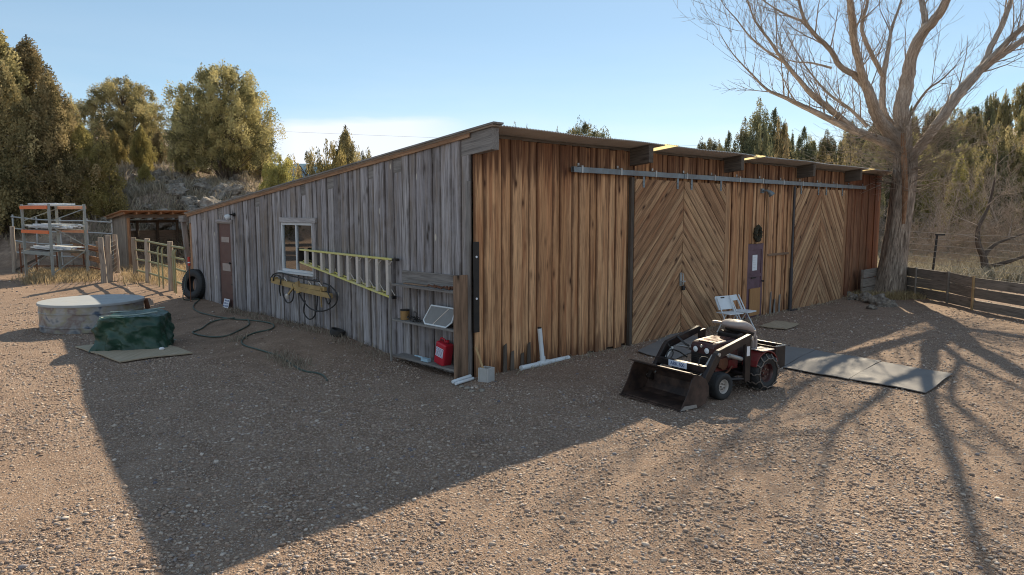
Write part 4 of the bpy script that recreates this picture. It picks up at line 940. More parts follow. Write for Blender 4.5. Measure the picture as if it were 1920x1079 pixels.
# ---- mats and boards on the ground
def slab(name, pts, mat, th, label, cat, group=None, wav=0.0):
    p = MB(); n = len(pts); P = [np.array(q, float) for q in pts]
    N = 10; c00, c10, c11, c01 = P; V = []; F = []
    for layer in (0, 1):
        for j in range(N + 1):
            for i in range(N + 1):
                u, v = i / N, j / N; q = c00 * (1 - u) * (1 - v) + c10 * u * (1 - v) + c11 * u * v + c01 * (1 - u) * v
                z = tz(q[0], q[1]) + .022 + layer * th + wav * (math.sin(5 * u + 3 * v + q[0]) * .5 + .5) * (.3 + abs(u - .5))
                V.append((q[0], q[1], z))
    K = (N + 1) ** 2; idx = lambda l, i, j: l * K + j * (N + 1) + i
    for j in range(N):
        for i in range(N):
            F.append((idx(1, i, j), idx(1, i + 1, j), idx(1, i + 1, j + 1), idx(1, i, j + 1))); F.append((idx(0, i, j), idx(0, i, j + 1), idx(0, i + 1, j + 1), idx(0, i + 1, j)))
    for k in range(N):
        for (a, b_) in (((k, 0), (k + 1, 0)), ((k + 1, N), (k, N)), ((0, k + 1), (0, k)), ((N, k), (N, k + 1))):
            F.append((idx(1, *a), idx(0, *a), idx(0, *b_), idx(1, *b_)))
    p.add(V, F, None, .5); o = p.build(name, mat); tag(o, label, cat, group)
    q = [(a[0], a[1]) for a in P]; ar = sum(q[i][0] * q[(i + 1) % 4][1] - q[(i + 1) % 4][0] * q[i][1] for i in range(4))
    MATS_POLY.append(q if ar > 0 else q[::-1]); return o
g = lambda x, y: G(x, y, .03)
slab('rubber_mat', [g(1593, 711), g(1735, 735), g(1786, 703), g(1655, 679)], M['mat'], .014, 'pale sunlit rubber mat on the gravel, farthest right of the row', 'mat', 'rubber mats beside the tractor', .018)
slab('rubber_mat', [g(1468, 688), g(1591, 711), g(1653, 678.5), g(1530, 659)], M['mat'], .014, 'rubber mat in the middle of the row, half in barn shadow', 'mat', 'rubber mats beside the tractor', .02)
slab('rubber_mat', [g(1400, 672), g(1467, 687), g(1528, 658.5), g(1455, 645)], M['mat'], .014, 'rubber mat in full shade partly behind the loader tractor', 'mat', 'rubber mats beside the tractor', .015)
slab('rubber_mat', [g(1196, 658), g(1262, 677), g(1340, 640), g(1270, 622)], M['mat'], .014, 'rubber mat in front of the near sliding door behind the bucket', 'mat', 'rubber mats beside the tractor', .015)
slab('door_board', [g(1425, 612), g(1473, 619), g(1498, 608), g(1452, 602)], M['plywood'], .02, 'thin board lying on the gravel outside the purple door', 'board')
P1 = G(225, 684, .1); a_ = np.array((.66, .75, 0)); b_ = np.array((-.75, .66, 0))
ply = slab('plywood_sheet', [P1, P1 + a_ * 1.30, P1 + a_ * 1.30 + b_ * 2.3, P1 + b_ * 2.3], M['plywood'], .02, 'plywood sheet lying on the gravel under the green tarp', 'plywood')
# ---- round stock tank
tc_ = (-9.86, 16.55); t = empty('stock_tank', (tc_[0], tc_[1], tz(*tc_)), .4, 'round galvanised stock tank with a faded painted side and pale flat cover', 'stock tank')
p = MB(); R_ = 1.07; p.lathe([(R_ - .02, .0), (R_, .02), (R_, .12), (R_ + .012, .13), (R_ + .012, .15), (R_, .16), (R_, .42), (R_ + .012, .43), (R_ + .012, .45), (R_, .46), (R_, .60), (R_ - .03, .60)], 72, cap=True)
m = NT('faded_mural_paint'); tcn = m.node('ShaderNodeTexCoord').outputs['Object']
n1 = m.noise(m.scale(tcn, (1, 1, 1.4)), 1.5, 3, .55, .25); n2 = m.noise(tcn, 7, 4, .6)
c = m.ramp(n1.outputs['Fac'], [(.28, (.05, .075, .12)), (.38, (.26, .26, .26)), (.44, (.19, .15, .14)), (.50, (.28, .26, .19)), (.57, (.33, .32, .31)), (.63, (.08, .11, .16)), (.72, (.16, .14, .17))], 'EASE')
c = m.mix(c, (.30, .30, .31), m.ramp(n2.outputs['Fac'], [(.45, 0), (.62, .5)])); m.bsdf(c, .45, .15, None, .4); p.build('tank_wall', m.m, t, 40)
p = MB(); p.lathe([(R_ + .025, .60), (R_ + .03, .63), (R_ + .02, .655), (0, .665)], 72, cap=True); p.build('cover', paint('pale_tank_cover', (.34, .355, .365), .55, 0, .06, 2, .02, dirt=(.30, .29, .28), dirt_amt=.5), t, 40)
p = MB(); p.tube([(.95, .6, .5), (1.06, .68, .52), (1.1, .72, .3)], .06, 10); p.build('drain_pipe', M['rust'], t, 40)
# ---- green tarp over a bundle
def tarp():
    N, K = 132, 64; c = np.array((-7.52, 13.98)); rz = math.radians(14); V = []; F = []
    g = np.random.default_rng(3); L_, W_, H_ = .67, .57, .72
    ux = np.array((math.cos(rz), math.sin(rz))); uy = np.array((-ux[1], ux[0]))
    ph = g.uniform(0, 6, 12)
    def H(u, v):
        ridge = .72 * (1 - .10 * sm(.2, 1, u)) * (1 - .08 * sm(-.4, -1, u))
        return ridge
    for j in range(K + 1):
        s = j / K            # 0..1 down the profile from the top centre
        for i in range(N):
            a = 2 * PI * i / N; ca, sa = math.cos(a), math.sin(a)
            e = 5.0; r = (abs(ca) ** e + abs(sa) ** e) ** (-1 / e)
            ex, ey = ca * r, sa * r
            if s < .5: k = s / .5; drop = .05 * k ** 3; kk = k
            else: k = (s - .5) / .5; drop = .05 + (H_ - .07) * k; kk = 1 + .10 * k + .05 * math.sin(7 * a + ph[0]) * k + .045 * math.sin(13 * a + ph[1] + 2 * k) * k
            x = ex * L_ * kk * (.90 if s >= .5 else .90); y = ey * W_ * kk * .92
            z = H(ex * kk, ey * kk) - drop
            if s < .5: z += .02 * math.sin(5 * x + ph[2]) * math.sin(6 * y + ph[3]) * (1 - k) - .05 * math.exp(-((x + .2) ** 2 + (y) ** 2) / .12) + .05 * math.exp(-((x - .55) ** 2) / .08)
            else:
                f = .030 * math.sin(17 * a + 5 * k + ph[4]) * k + .020 * math.sin(31 * a - 7 * k + ph[5]) * k + .03 * math.sin(9 * k + 4 * a + ph[6]) + .02 * math.sin(14 * k - 9 * a); x *= 1 + f; y *= 1 + f
                z += .03 * k * math.sin(6 * a + ph[7])
            pn = Vector((x * 2.6, y * 2.6, z * 2.6)); rg = 1 - abs(mnoise.noise(pn + Vector((7, 3, 1)))) * 2; r2 = 1 - abs(mnoise.noise(pn * 2.3 + Vector((1, 9, 4)))) * 2
            dsp = .045 * (rg ** 3 if rg > 0 else 0) + .022 * (r2 ** 3 if r2 > 0 else 0) - .02
            if s < .5: z += dsp * .6 * (.3 + .7 * s / .5)
            else: x += ca * dsp; y += sa * dsp
            q = c + ux * x + uy * y
            z = max(z, .028 + .004 * math.sin(9 * a)); V.append((q[0], q[1], tz(q[0], q[1]) * .8 + .022 + z))
    for j in range(K):
        for i in range(N): F.append((j * N + i, j * N + (i + 1) % N, (j + 1) * N + (i + 1) % N, (j + 1) * N + i))
    mb = MB(); mb.add(V, F, None, .5)
    m = NT('dark_green_tarp'); tcn = m.node('ShaderNodeTexCoord').outputs['Object']
    n = m.noise(tcn, 3, 6, .65); n2 = m.noise(tcn, 9, 5, .6, 1.5); cc = m.ramp(n.outputs['Fac'], [(.3, (.007, .030, .020)), (.55, (.012, .050, .033)), (.75, (.026, .078, .052))])
    m.bsdf(cc, .38, 0, m.bump(n2.outputs['Fac'], .5, .02), .5)
    o = mb.build('tarp', m.m, None, 80); tag(o, 'dark green tarp draped over a boxy bundle on the plywood sheet', 'tarp')
    for k, (py0, z0) in enumerate(((-.36, .60), (.30, .59))):  # hem lines coloured pale, as if their edges caught the sun
        pts = []
        for x in np.linspace(-.50, .50, 12):
            q = c + ux * x + uy * (py0 + .05 * math.sin(3 * x + k)); pts.append((q[0], q[1], tz(q[0], q[1]) * .8 + .022 + .70 - .03 * (abs(x) / .9) ** 3 - .02 * abs(py0) + .05 * math.exp(-((x - .55) ** 2) / .08)))
        p = MB(); p.tube(pts, .012, 6); p.build('hem_highlight', paint('tarp_hem_highlight', (.30, .36, .33), .6) if k == 0 else bpy.data.materials['tarp_hem_highlight'], o)
tarp()
o = bpy.data.objects.new('stone', rock((.06, .05, .035), 44, 2)); COL.objects.link(o); o.data.materials[0] = M['paper']; q = GT(304, 660); o.location = (q[0], q[1], q[2] + .06); tag(o, 'single white stone holding down the tarp corner', 'stone')
# ------------------------------------------------------------------ garden tractor with front loader (x forward, y left)
TH = math.atan2(-.57, -.82)
TR = empty('loader_tractor', (3.747, 11.348, tz(3.747, 11.348)), TH, 'small dusty maroon garden tractor with a black front loader bucket and chained rear tyres', 'tractor')
def wheel(name, x, y, R, w, rin, lug, chains=False, side=1):
    p = MB(); p.lathe(tyre_profile(R, w, rin), 36, (0, 0, 0), (0, 1, 0), cap=False); tyre_me = p
    wh = tyre_me.build(name, M['tyre_dark'], TR, 60); wh.location = (x, y, R - .01)
    q = MB(); treads(q, R, w, 26 if R < .25 else 18, lug=lug, ang=.2 if R < .25 else 1.0); q.build('tread', M['tyre_dark'], wh)
    q = MB(); s = side
    q.lathe([(rin + .012, s * w * .40), (rin, s * w * .42), (rin - .012, s * w * .36), (rin - .02, s * w * .18), (rin * .55, s * w * .16), (rin * .5, s * w * .24), (rin * .3, s * w * .26), (0, s * w * .26)], 28, (0, 0, 0), (0, 1, 0), cap=False)
    q.lathe([(rin + .012, -s * w * .40), (rin - .01, -s * w * .3), (rin - .02, s * w * .1)], 28, (0, 0, 0), (0, 1, 0), cap=False)
    q.build('rim', M['rim'] if not chains else M['maroon'], wh, 40)
    q = MB()
    for k in range(5):
        a = 2 * PI * k / 5; q.lathe([(.012, 0), (.012, .014)], 8, (rin * .4 * math.cos(a), s * w * .27, rin * .4 * math.sin(a)), (0, s, 0))
    q.split('lug_nut', M['chain'], wh)
    if chains:
        q = MB(); n = 13
        for k in range(n):
            a0 = 2 * PI * k / n; pts = []
            for f in np.linspace(-1, 1, 15):
                yy = f * w * .56; rr = R + .012 if abs(f) < .75 else R + .012 - (abs(f) - .75) / .25 * R * .16
                a = a0 + .05 * math.sin(f * 9 + k); pts.append((rr * math.cos(a), yy, rr * math.sin(a)))
            q.tube(pts, [.008 if i % 2 else .012 for i in range(15)], 6)
        for sy in (-1, 1):
            pts = [(R * .80 * (1 + .03 * math.cos(n * a)) * math.cos(a), sy * w * .555, R * .80 * (1 + .03 * math.cos(n * a)) * math.sin(a)) for a in np.linspace(0, 2 * PI, 105)]
            q.tube(pts, [.008 if i % 2 else .012 for i in range(105)], 6, False)
        q.build('tyre_chain', M['chain'], wh)
    return wh
for s in (1, -1):
    wheel('front_wheel', 1.03, s * .385, .205, .18, .105, .007, False, s)
    wheel('rear_wheel', 0.0, s * .37, .285, .24, .15, .013, True, s)
# chassis, engine and hood
p = MB(); p.box((-.25, -.13, .20), (1.15, .13, .34)); p.box((-.18, -.22, .22), (.12, .22, .42)); p.tube([(1.03, -.34, .2), (1.03, .34, .2)], .028, 10); p.tube([(0, -.34, .28), (0, .34, .28)], .04, 10); p.box((.45, -.24, .17), (.8, .24, .22))
p.box((1.05, -.2, .16), (1.13, .2, .36)); ch = p.build('chassis', M['black_arm'], TR, bevel=.006)
p = MB(); p.box((.34, -.17, .34), (.88, .17, .56)); p.box((.4, .17, .36), (.62, .215, .52)); p.build('engine_block', M['red_body'], TR, bevel=.01)
p = MB(); p.lathe([(.09, 0), (.1, .02), (.1, .05), (.05, .07)], 18, (.74, .17, .47), (0, 1, 0)); p.tube([(.84, .2, .42), (.9, .26, .45), (.88, .27, .56)], .022, 8); p.tube([(.55, .22, .4), (.68, .27, .36), (.8, .26, .30)], .014, 6); p.build('engine_parts', M['rust'], TR, 40)
hp_ = [(.99, .50), (1.0, .72), (.97, .775), (.90, .80), (.45, .83), (.40, .50)]
p = MB(); p.prism(hp_, (0, 0, 0), (1, 0, 0), (0, 0, 1), (0, 1, 0), -.225, .225); hood = p.build('hood', M['maroon'], TR, bevel=.022)
p = MB(); p.prism([(.93, .798), (.93, .803), (.47, .830), (.47, .825)], (0, 0, .004), (1, 0, 0), (0, 0, 1), (0, 1, 0), -.14, .14); p.build('hood_panel', paint('glossy_worn_hood_top', (.13, .06, .05), .2, .2, .2, 8, .02, spec=.7, dirt=(.2, .15, .12), dirt_amt=.4), hood, bevel=.006)
for y in (-.12, .10):
    p = MB(); p.lathe([(.052, 0), (.056, .012), (.05, .022)], 18, (.985, y, .675), (1, 0, 0)); h_ = p.build('headlight', M['black_metal'], hood, 40)
    p = MB(); p.lathe([(.045, .0225), (.03, .032), (0, .035)], 18, (.985, y, .675), (1, 0, 0), cap=False); p.build('headlight_lens', M['lens'], h_, 40)
p = MB(); p.lathe([(.022, 0), (.022, .012)], 14, (.998, -.01, .735), (1, 0, 0)); p.build('hood_badge', M['alu'], hood)
p = MB(); p.box((.985, -.2, .40), (1.005, .2, .62)); 
for z in np.arange(.42, .62, .03): p.box((1.005, -.19, z), (1.013, .19, z + .012))
p.build('grille', M['black_metal'], TR)
p = MB(); p.box((.92, -.19, .30), (1.0, .19, .405)); p.build('front_panel', M['red_body'], TR, bevel=.01)
# dash, steering wheel, seat, fenders
p = MB(); p.prism([(.40, .42), (.40, .88), (.30, .90), (.22, .84), (.28, .42)], (0, 0, 0), (1, 0, 0), (0, 0, 1), (0, 1, 0), -.2, .2); p.build('dash', M['black_arm'], TR, bevel=.012)
p = MB(); p.tube([(.30, 0, .86), (.20, 0, .93)], .018, 8)
ring = [(.19 + .05 * math.cos(a) * -.5 - .0 , .16 * math.sin(a), .94 + .16 * math.cos(a) * .35 * -1) for a in np.linspace(0, 2 * PI, 29)]
ring = [(.19 + .14 * math.cos(a), .15 * math.sin(a), .935 + .06 * math.cos(a)) for a in np.linspace(0, 2 * PI, 29)]
p.tube(ring, .013, 8, False)
for a in (0.5, 2.6, 4.7): p.bar((.19, 0, .935), (.19 + .14 * math.cos(a), .15 * math.sin(a), .935 + .06 * math.cos(a)), .02, .008)
p.build('steering_wheel', M['black_metal'], TR, 40)
p = MB(); p.box((-.25, -.22, .42), (.22, .22, .47)); p.box((-.22, -.2, .46), (.05, .2, .60)); p.build('seat_deck', M['black_arm'], TR, bevel=.008)
for s in (1, -1):
    arc = [(.30 * math.cos(a), .30 + .06 * 0 + .31 * math.sin(a)) for a in np.linspace(.25, PI - .35, 9)]
    poly = arc + [(x * .93, .30 + (z - .30) * .93) for x, z in arc[::-1]]
    p = MB(); p.prism(poly, (0, 0, .02), (1, 0, 0), (0, 0, 1), (0, s, 0), .2, .47); p.prism([(-.26, .45), (.3, .45), (.26, .56), (-.2, .6)], (0, 0, 0), (1, 0, 0), (0, 0, 1), (0, s, 0), .195, .215); f_ = p.build('fender', M['red_body'], TR, bevel=.006)
    p = MB(); p.box((-.16, s * .22 if s > 0 else -.48, .625), (.14, .48 if s > 0 else s * .22, .638)); p.build('fender_top', M['tan_seat'], f_, bevel=.004)
# seat tipped forward: curved shell with its back uppermost
b = bmesh.new(); bmesh.ops.create_uvsphere(b, u_segments=24, v_segments=14, radius=1)
for v in b.verts:
    x, y, z = v.co; sx = math.copysign(abs(x) ** .75, x); sy = math.copysign(abs(y) ** .6, y); v.co = Vector((sx * .26, sy * .225, z * .085 - .05 * sx * sx))
b.transform(Matrix.Translation((.14, 0, .98)) @ Matrix.Rotation(math.radians(-20), 4, 'Y')); me = bpy.data.meshes.new('seat'); b.to_mesh(me); b.free(); me.polygons.foreach_set('use_smooth', [True] * len(me.polygons))
seat = link_mesh('seat', me, M['tan_seat'], TR)
b = bmesh.new(); bmesh.ops.create_uvsphere(b, u_segments=20, v_segments=12, radius=1)
for v in b.verts:
    x, y, z = v.co; v.co = Vector((math.copysign(abs(x) ** .7, x) * .22, math.copysign(abs(y) ** .6, y) * .2, z * .055))
b.transform(Matrix.Translation((.10, 0, .89)) @ Matrix.Rotation(math.radians(-14), 4, 'Y')); me = bpy.data.meshes.new('seat_base'); b.to_mesh(me); b.free(); me.polygons.foreach_set('use_smooth', [True] * len(me.polygons)); link_mesh('seat_base', me, M['black_metal'], seat)
p = MB(); p.box((-.1, -.17, .6), (-.04, -.13, .9)); p.box((-.1, .13, .6), (-.04, .17, .9)); p.box((-.14, -.17, .62), (-.02, .17, .80)); p.split('seat_bracket', M['tan_seat'], seat)
p = MB(); p.box((.2, -.42, .985), (.27, -.2, 1.02)); p.build('armrest', M['tan_seat'], seat, bevel=.006)
# loader
for s in (1, -1):
    y0, y1 = (.46, .53) if s > 0 else (-.53, -.46)
    arm = [(.40, .86), (.52, .945), (1.25, .775), (1.30, .74), (1.66, .25), (1.58, .19), (1.20, .66), (.53, .84)]
    p = MB(); p.prism(arm, (0, 0, 0), (1, 0, 0), (0, 0, 1), (0, 1, 0), y0, y1); a_ = p.build('loader_arm', M['black_arm'], TR, bevel=.006)
    p = MB()
    for (x, z) in ((1.26, .72), (1.60, .26), (.50, .88)): p.lathe([(.028, 0), (.028, .02)], 10, (x, y1 if s > 0 else y0, z), (0, s, 0))
    p.split('pin', M['worn_steel'], a_)
    p = MB(); p.prism([(.42, .20), (.54, .20), (.56, .88), (.42, .90)], (0, 0, 0), (1, 0, 0), (0, 0, 1), (0, 1, 0), s * .44 - .025, s * .44 + .025); u_ = p.build('loader_upright', M['black_arm'], TR, bevel=.005)
    p = MB(); p.box((.46, s * .47, .60), (.53, s * .471 + .004 * s, .75)) if s > 0 else p.box((.46, -.475, .6), (.53, -.471, .75)); p.build('warning_sticker', M['paper'], u_)
    p = MB(); p.tube([(.56, s * .40, .55), (.86, s * .40, .64)], .032, 12); p.tube([(.85, s * .40, .637), (1.12, s * .40, .70)], .015, 10); p.build('lift_cylinder', M['steel'], TR, 40)
    p = MB(); p.tube([(1.22, s * .395, .68), (1.45, s * .395, .44)], .026, 10); p.tube([(1.44, s * .395, .45), (1.60, s * .395, .33)], .013, 8); p.build('tilt_cylinder', M['steel'], TR, 40)
p = MB(); p.tube([(.48, -.44, .3), (.48, .44, .3)], .03, 10); p.tube([(.5, -.44, .24), (1.1, -.2, .25)], .025, 8); p.tube([(.5, .44, .24), (1.1, .2, .25)], .025, 8); p.split('loader_subframe', M['black_arm'], TR, 40)
p = MB(); p.box((1.40, -.46, .455), (1.49, .46, .555)); ct = p.build('cross_tube', M['black_arm'], TR, bevel=.006)
p = MB(); p.box((1.491, -.22, .460), (1.497, .14, .550)); pl_ = p.build('plate', M['plate_white'], ct)
text_mesh('plate_lettering', 'ARK 500', .075, M['blue_ink'], pl_, Matrix.Translation((1.4985, -.04, .505)) @ Matrix(((0, 0, 1, 0), (1, 0, 0, 0), (0, 1, 0, 0), (0, 0, 0, 1))))
p = MB(); p.tube(smooth_path([(1.45, -.3, .5), (1.42, -.32, .62), (1.3, -.34, .66), (1.1, -.36, .60), (.95, -.33, .5)], 5), .011, 6); p.tube(smooth_path([(1.42, .3, .5), (1.36, .28, .64), (1.22, .30, .62), (1.25, .33, .5), (1.4, .34, .46)], 5), .011, 6); p.tube(smooth_path([(1.3, -.42, .74), (1.24, -.36, .6), (1.35, -.34, .5)], 5), .01, 6); p.split('hydraulic_hose', M['rubber'], TR, 60)
p = MB(); p.tube([(1.05, -.46, .83), (1.05, -.3, .74), (1.0, -.25, .7)], .018, 8); p.build('guard_bar', M['black_arm'], TR, 40)
# bucket: curved shell with side plates, open to the front
bk = [(2.10, .035), (1.72, .03), (1.60, .07), (1.535, .17), (1.54, .30), (1.60, .40), (1.72, .48), (1.90, .525)]
th = .014
inner = []
for i, (x, z) in enumerate(bk):
    a = np.array(bk[max(0, i - 1)]); c = np.array(bk[min(len(bk) - 1, i + 1)]); d = (c - a) / np.linalg.norm(c - a); nrm = np.array((d[1], -d[0])); nrm = nrm if np.dot(nrm, np.array((1.85, .3)) - np.array((x, z))) > 0 else -nrm
    inner.append((x + nrm[0] * th, z + nrm[1] * th))
p = MB(); p.prism(bk + inner[::-1], (0, 0, 0), (1, 0, 0), (0, 0, 1), (0, 1, 0), -.585, .585)
bu = p.build('bucket', M['bucket'], TR)
for y in (-.599, .585):
    p = MB(); p.prism([(2.12, .03), (1.72, .025), (1.60, .065), (1.53, .17), (1.535, .30), (1.60, .405), (1.72, .485), (1.84, .510), (1.90, .44), (1.98, .25)], (0, y, 0), (1, 0, 0), (0, 0, 1), (0, 1, 0), 0, .014); p.build('side_plate', M['bucket'], bu)
p = MB(); p.box((2.02, -.61, .016), (2.15, .61, .03)); p.build('cutting_edge', M['bucket'], bu)
p = MB(); p.prism([(2.13, .031), (1.78, .027), (1.80, .075), (2.05, .085)], (0, .600, 0), (1, 0, 0), (0, 0, 1), (0, 1, 0), 0, .004); p.build('worn_edge', M['worn_steel'], bu)
p = MB(); p.prism([(1.88, .523), (1.97, .540), (1.97, .552), (1.88, .537)], (0, 0, 0), (1, 0, 0), (0, 0, 1), (0, 1, 0), -.60, .60); p.build('top_lip', M['bucket'], bu)
# rear weight box
p = MB(); x0, x1, y0, y1, z0, z1 = -.66, -.40, -.33, .33, .27, .62
for lo, hi in (((x0, y0, z0), (x1, y1, z0 + .015)), ((x0, y0, z0 + .015), (x0 + .012, y1, z1)), ((x1 - .012, y0, z0 + .015), (x1, y1, z1)), ((x0 + .012, y0, z0 + .015), (x1 - .012, y0 + .012, z1)), ((x0 + .012, y1 - .012, z0 + .015), (x1 - .012, y1, z1))): p.box(lo, hi)
rb = p.build('rear_box', M['black_arm'], TR)
p = MB(); p.box((x0 - .01, y0 - .012, z1 + .001), (x1 + .01, y0 + .02, z1 + .012)); p.box((x0 - .01, y1 - .02, z1 + .001), (x1 + .01, y1 + .012, z1 + .012)); p.box((x0 - .01, y0 + .021, z1 + .001), (x0 + .02, y1 - .021, z1 + .012)); p.split('box_rim', M['steel'], rb)
p = MB(); p.box((-.42, -.04, .3), (-.2, .04, .36)); p.box((-.42, -.2, .42), (-.2, -.17, .45)); p.box((-.42, .17, .42), (-.2, .2, .45)); p.split('hitch', M['black_arm'], TR)
# ------------------------------------------------------------------ left yard: rack, fences, shelter
gz = lambda x, y: tz(x, y)
RB, rf, rbm = np.array((-16.35, 25.2)), np.array((.6, .8)), np.array((-.8, .6))
RA, RDd, RC = RB + rbm * 2.44, RB + rf * 1.16, RB + rbm * 2.44 + rf * 1.16
z0 = gz(*RB) - .02; TOP = 2.72; M['pale_orange'] = paint('pale_orange_beam', (.60, .30, .20), .5, 0, .12, 6, .03, dirt=(.5, .36, .28), dirt_amt=.5)  # paler orange tone for the upper back beams
rk = empty('pallet_rack', (RB[0], RB[1], z0), 0, 'tall grey pallet rack with orange beams standing in dry grass at the left', 'rack')
def rp(q, z): return np.array((q[0] - RB[0], q[1] - RB[1], z))
for q in (RA, RB, RC, RDd):
    p = MB(); a = rp(q, -.1); p.bar(a, rp(q, TOP), .085, .075, tuple(rf) + (0,)); p.box(a + (-.09, -.09, .08), a + (.09, .09, .12))
    u = p.build('upright', M['rack_steel'], rk)
for (q0, q1) in ((RA, RC), (RB, RDd)):
    p = MB()
    for (za, zb) in ((.15, .15), (.25, 1.05), (1.05, 1.05), (1.95, 1.2), (1.97, 1.97), (2.1, 2.55)): p.bar(rp(q0, za) if za <= zb or True else 0, rp(q1, zb), .035, .03)
    p.split('brace', M['rack_steel'], rk)
for z in (2.60, 1.72, .95):
    for (q0, q1, of) in ((RA, RB, -.05), (RC, RDd, .05)):
        p = MB(); o3 = np.array((rf[0] * of, rf[1] * of, 0)); p.bar(rp(q0, z) + o3, rp(q1, z) + o3, .05, .12); p.build('beam', M['orange_beam'] if (z > 1.5 and of < 0) else (M['pale_orange'] if z > 1.5 else M['rack_steel']), rk)
    p = MB()
    for k in range(6):
        f = (k + .5) / 6; a = RA + (RB - RA) * f; p.bar(rp(a, z + .065), rp(a + rf * 1.16, z + .065), .30, .02)
    p.split('deck', M['wood_shelf'] if z < 2 else M['white_paint'], rk)
def bundle(z, n, lab, seed, spread=.9):
    g = np.random.default_rng(seed); p = MB(); c = (RA + RB) / 2 + rf * .58
    for k in range(n):
        of = g.uniform(-.45, .45); ln = g.uniform(1.5, 2.9); sh = g.uniform(-.3, .3); zz = z + .09 + (k // 9) * .055 + g.uniform(0, .015); w = g.uniform(.05, .13)
        d = rbm + rf * g.normal(0, .05); a = c + rf * of - d * (ln / 2 - sh); b = c + rf * of + d * (ln / 2 + sh)
        p.bar(rp(a, zz + .03), rp(b, zz + .03), w, .045)
    o = p.build('rail_bundle', M['pvc']); o.location = rk.location; tag(o, lab, 'rail bundle', 'white rails stored on the pallet rack')
bundle(1.74, 26, 'stack of white plastic fence rails on the middle shelf of the rack', 1); bundle(.97, 18, 'stack of white and blue fence rails on the lowest shelf of the rack', 2); bundle(2.6, 4, 'few white rails lying on the top shelf of the rack', 4)

def post(px, py, h, r=.085, lean=(0, 0), name='fence_post', lab='', Y=None, square=False, mat='wood_post', grp=None):
    g = GT(px, py) if Y is None else None
    if g is None:
        q = ray(px, 397); x = q[0] / q[1] * Y; g = np.array((x, Y, tz(x, Y)))
    p = MB(); n = 10
    if square: p.bar((0, 0, -.2), (lean[0], lean[1], h), r * 1.8, r * 1.8, (0, 1, 0), jit=.006)
    else: p.tube([(0, 0, -.2), (lean[0] * .4 + .01, lean[1] * .4, h * .4), (lean[0] * .75 - .01, lean[1], h * .75), (lean[0], lean[1], h)], [r * 1.1, r, r * .97, r * .93], n)
    o = p.build(name, M[mat], None, 50); o.location = tuple(g); tag(o, lab, 'post', grp); return g
PL = [((28, 511), 1.85, 'stout wooden post with a brace at the far left beside the rack'), ((196, 531), 1.55, 'wooden gate post right of the rack, left of a close pair'), ((206, 528), 1.6, 'wooden gate post right of the rack, right of a close pair'), ((221, 512), 1.5, 'wooden post in front of the open shed side wall'),
      ((255, 524), 1.5, 'wooden post at the left end of the green pipe rails'), ((278, 530), 1.5, 'wooden post second from the left along the green pipe rails'), ((322, 545), 1.55, 'wooden post nearest the barn along the green pipe rails')]
PG = [post(q[0], q[1], h, .09, (rnd.uniform(-.05, .05), 0), lab=l, grp='wooden fence posts in the left yard') for q, h, l in PL]
# pipe rails from the post row to the barn end
pr = empty('pipe_fence', (PG[4][0], PG[4][1], PG[4][2]), 0, 'faded green pipe rail fence running from the wooden posts to the barn corner', 'fence')
pts = [PG[4], PG[5], PG[6], np.append(bl(-.15, BD + .5, 0)[:2], tz(*bl(-.15, BD + .5, 0)[:2]))]; o3 = np.array(PG[4])
for k, h in enumerate((.32, .72, 1.06, 1.40)):
    p = MB(); p.tube([q - o3 + np.array((.10, -.06, h)) for q in pts], .035, 8); p.build('rail', M['green_rail'], pr, 50)
for f in (.55, .72, 1.35, 1.5):
    i = int(f); a = pts[1 + i] if i else pts[1]; q = pts[1] + (pts[2] - pts[1]) * f if f < 1 else pts[2] + (pts[3] - pts[2]) * (f - 1)
    p = MB(); q = q - o3 + np.array((.02, -.12, 0)); p.tube([q, q + (0, 0, 1.25), q + (.02, .05, 1.32)], .028, 8); p.build('picket', M['green_rail'], pr, 50)
# braced rails behind, orange plank fence under the rack, and far wires
g0 = PG[0]
p = MB(); p.bar(g0 + (.1, -.05, .1), g0 + (1.25, .5, .85), .09, .09); o = p.build('fence_brace', M['wood_dark']); tag(o, 'dark diagonal timber brace leaning on the far left post', 'brace')
def fence(name, pl, hs, r, mat, label, cat, flat=None, posts=True, ph=1.5, pr_=.06, pm='wood_post', every=None):
    P = [np.array((x, y, tz(x, y))) for x, y in pl]; o3 = P[0]; t = empty(name, tuple(o3), 0, label, cat)
    for h in hs:
        if flat:
            for a, b in zip(P[:-1], P[1:]):
                q = MB(); q.bar(a - o3 + (0, 0, h + rnd.uniform(-.02, .02)), b - o3 + (0, 0, h + rnd.uniform(-.02, .02)), .03, flat, jit=.004); q.build('plank', M[mat], t)
        else:
            q = MB(); q.tube([a - o3 + np.array((0, 0, h)) for a in P], r, 6); q.build('rail' if r > .01 else 'wire', M[mat], t, 50)
    if posts:
        for a in P: q = MB(); q.tube([a - o3 + np.array((0, .06, -.2)), a - o3 + np.array((rnd.uniform(-.03, .03), .06, ph))], pr_, 8); q.build('post', M[pm], t, 50)
    return t
def P2(px, Y): q = ray(px, 397); return (q[0] / q[1] * Y, Y)
fence('plank_fence', [P2(128, 31.5), P2(150, 29.5), P2(176, 27.5), P2(196, 26)], (.95, .55), .0, 'rake', 'orange brown plank fence slanting down behind the rack', 'fence', .2, True, 1.25)
fence('rail_fence', [P2(20, 31.5), P2(64, 31.2), P2(110, 31), P2(160, 31), P2(208, 31.2)], (.45, .95, 1.5, 2.0), .035, 'steel', 'far grey pipe rail fence along the foot of the rocky slope', 'fence', None, True, 2.1, .04, 'steel')
fence('rail_fence', [P2(30, 28.3), P2(60, 28.4), P2(100, 28.5), P2(150, 28.4), P2(192, 26.0)], (.25, .95), .03, 'rust', 'low rusty rail fence behind the rack', 'fence', None, True, 1.15, .03, 'rust')
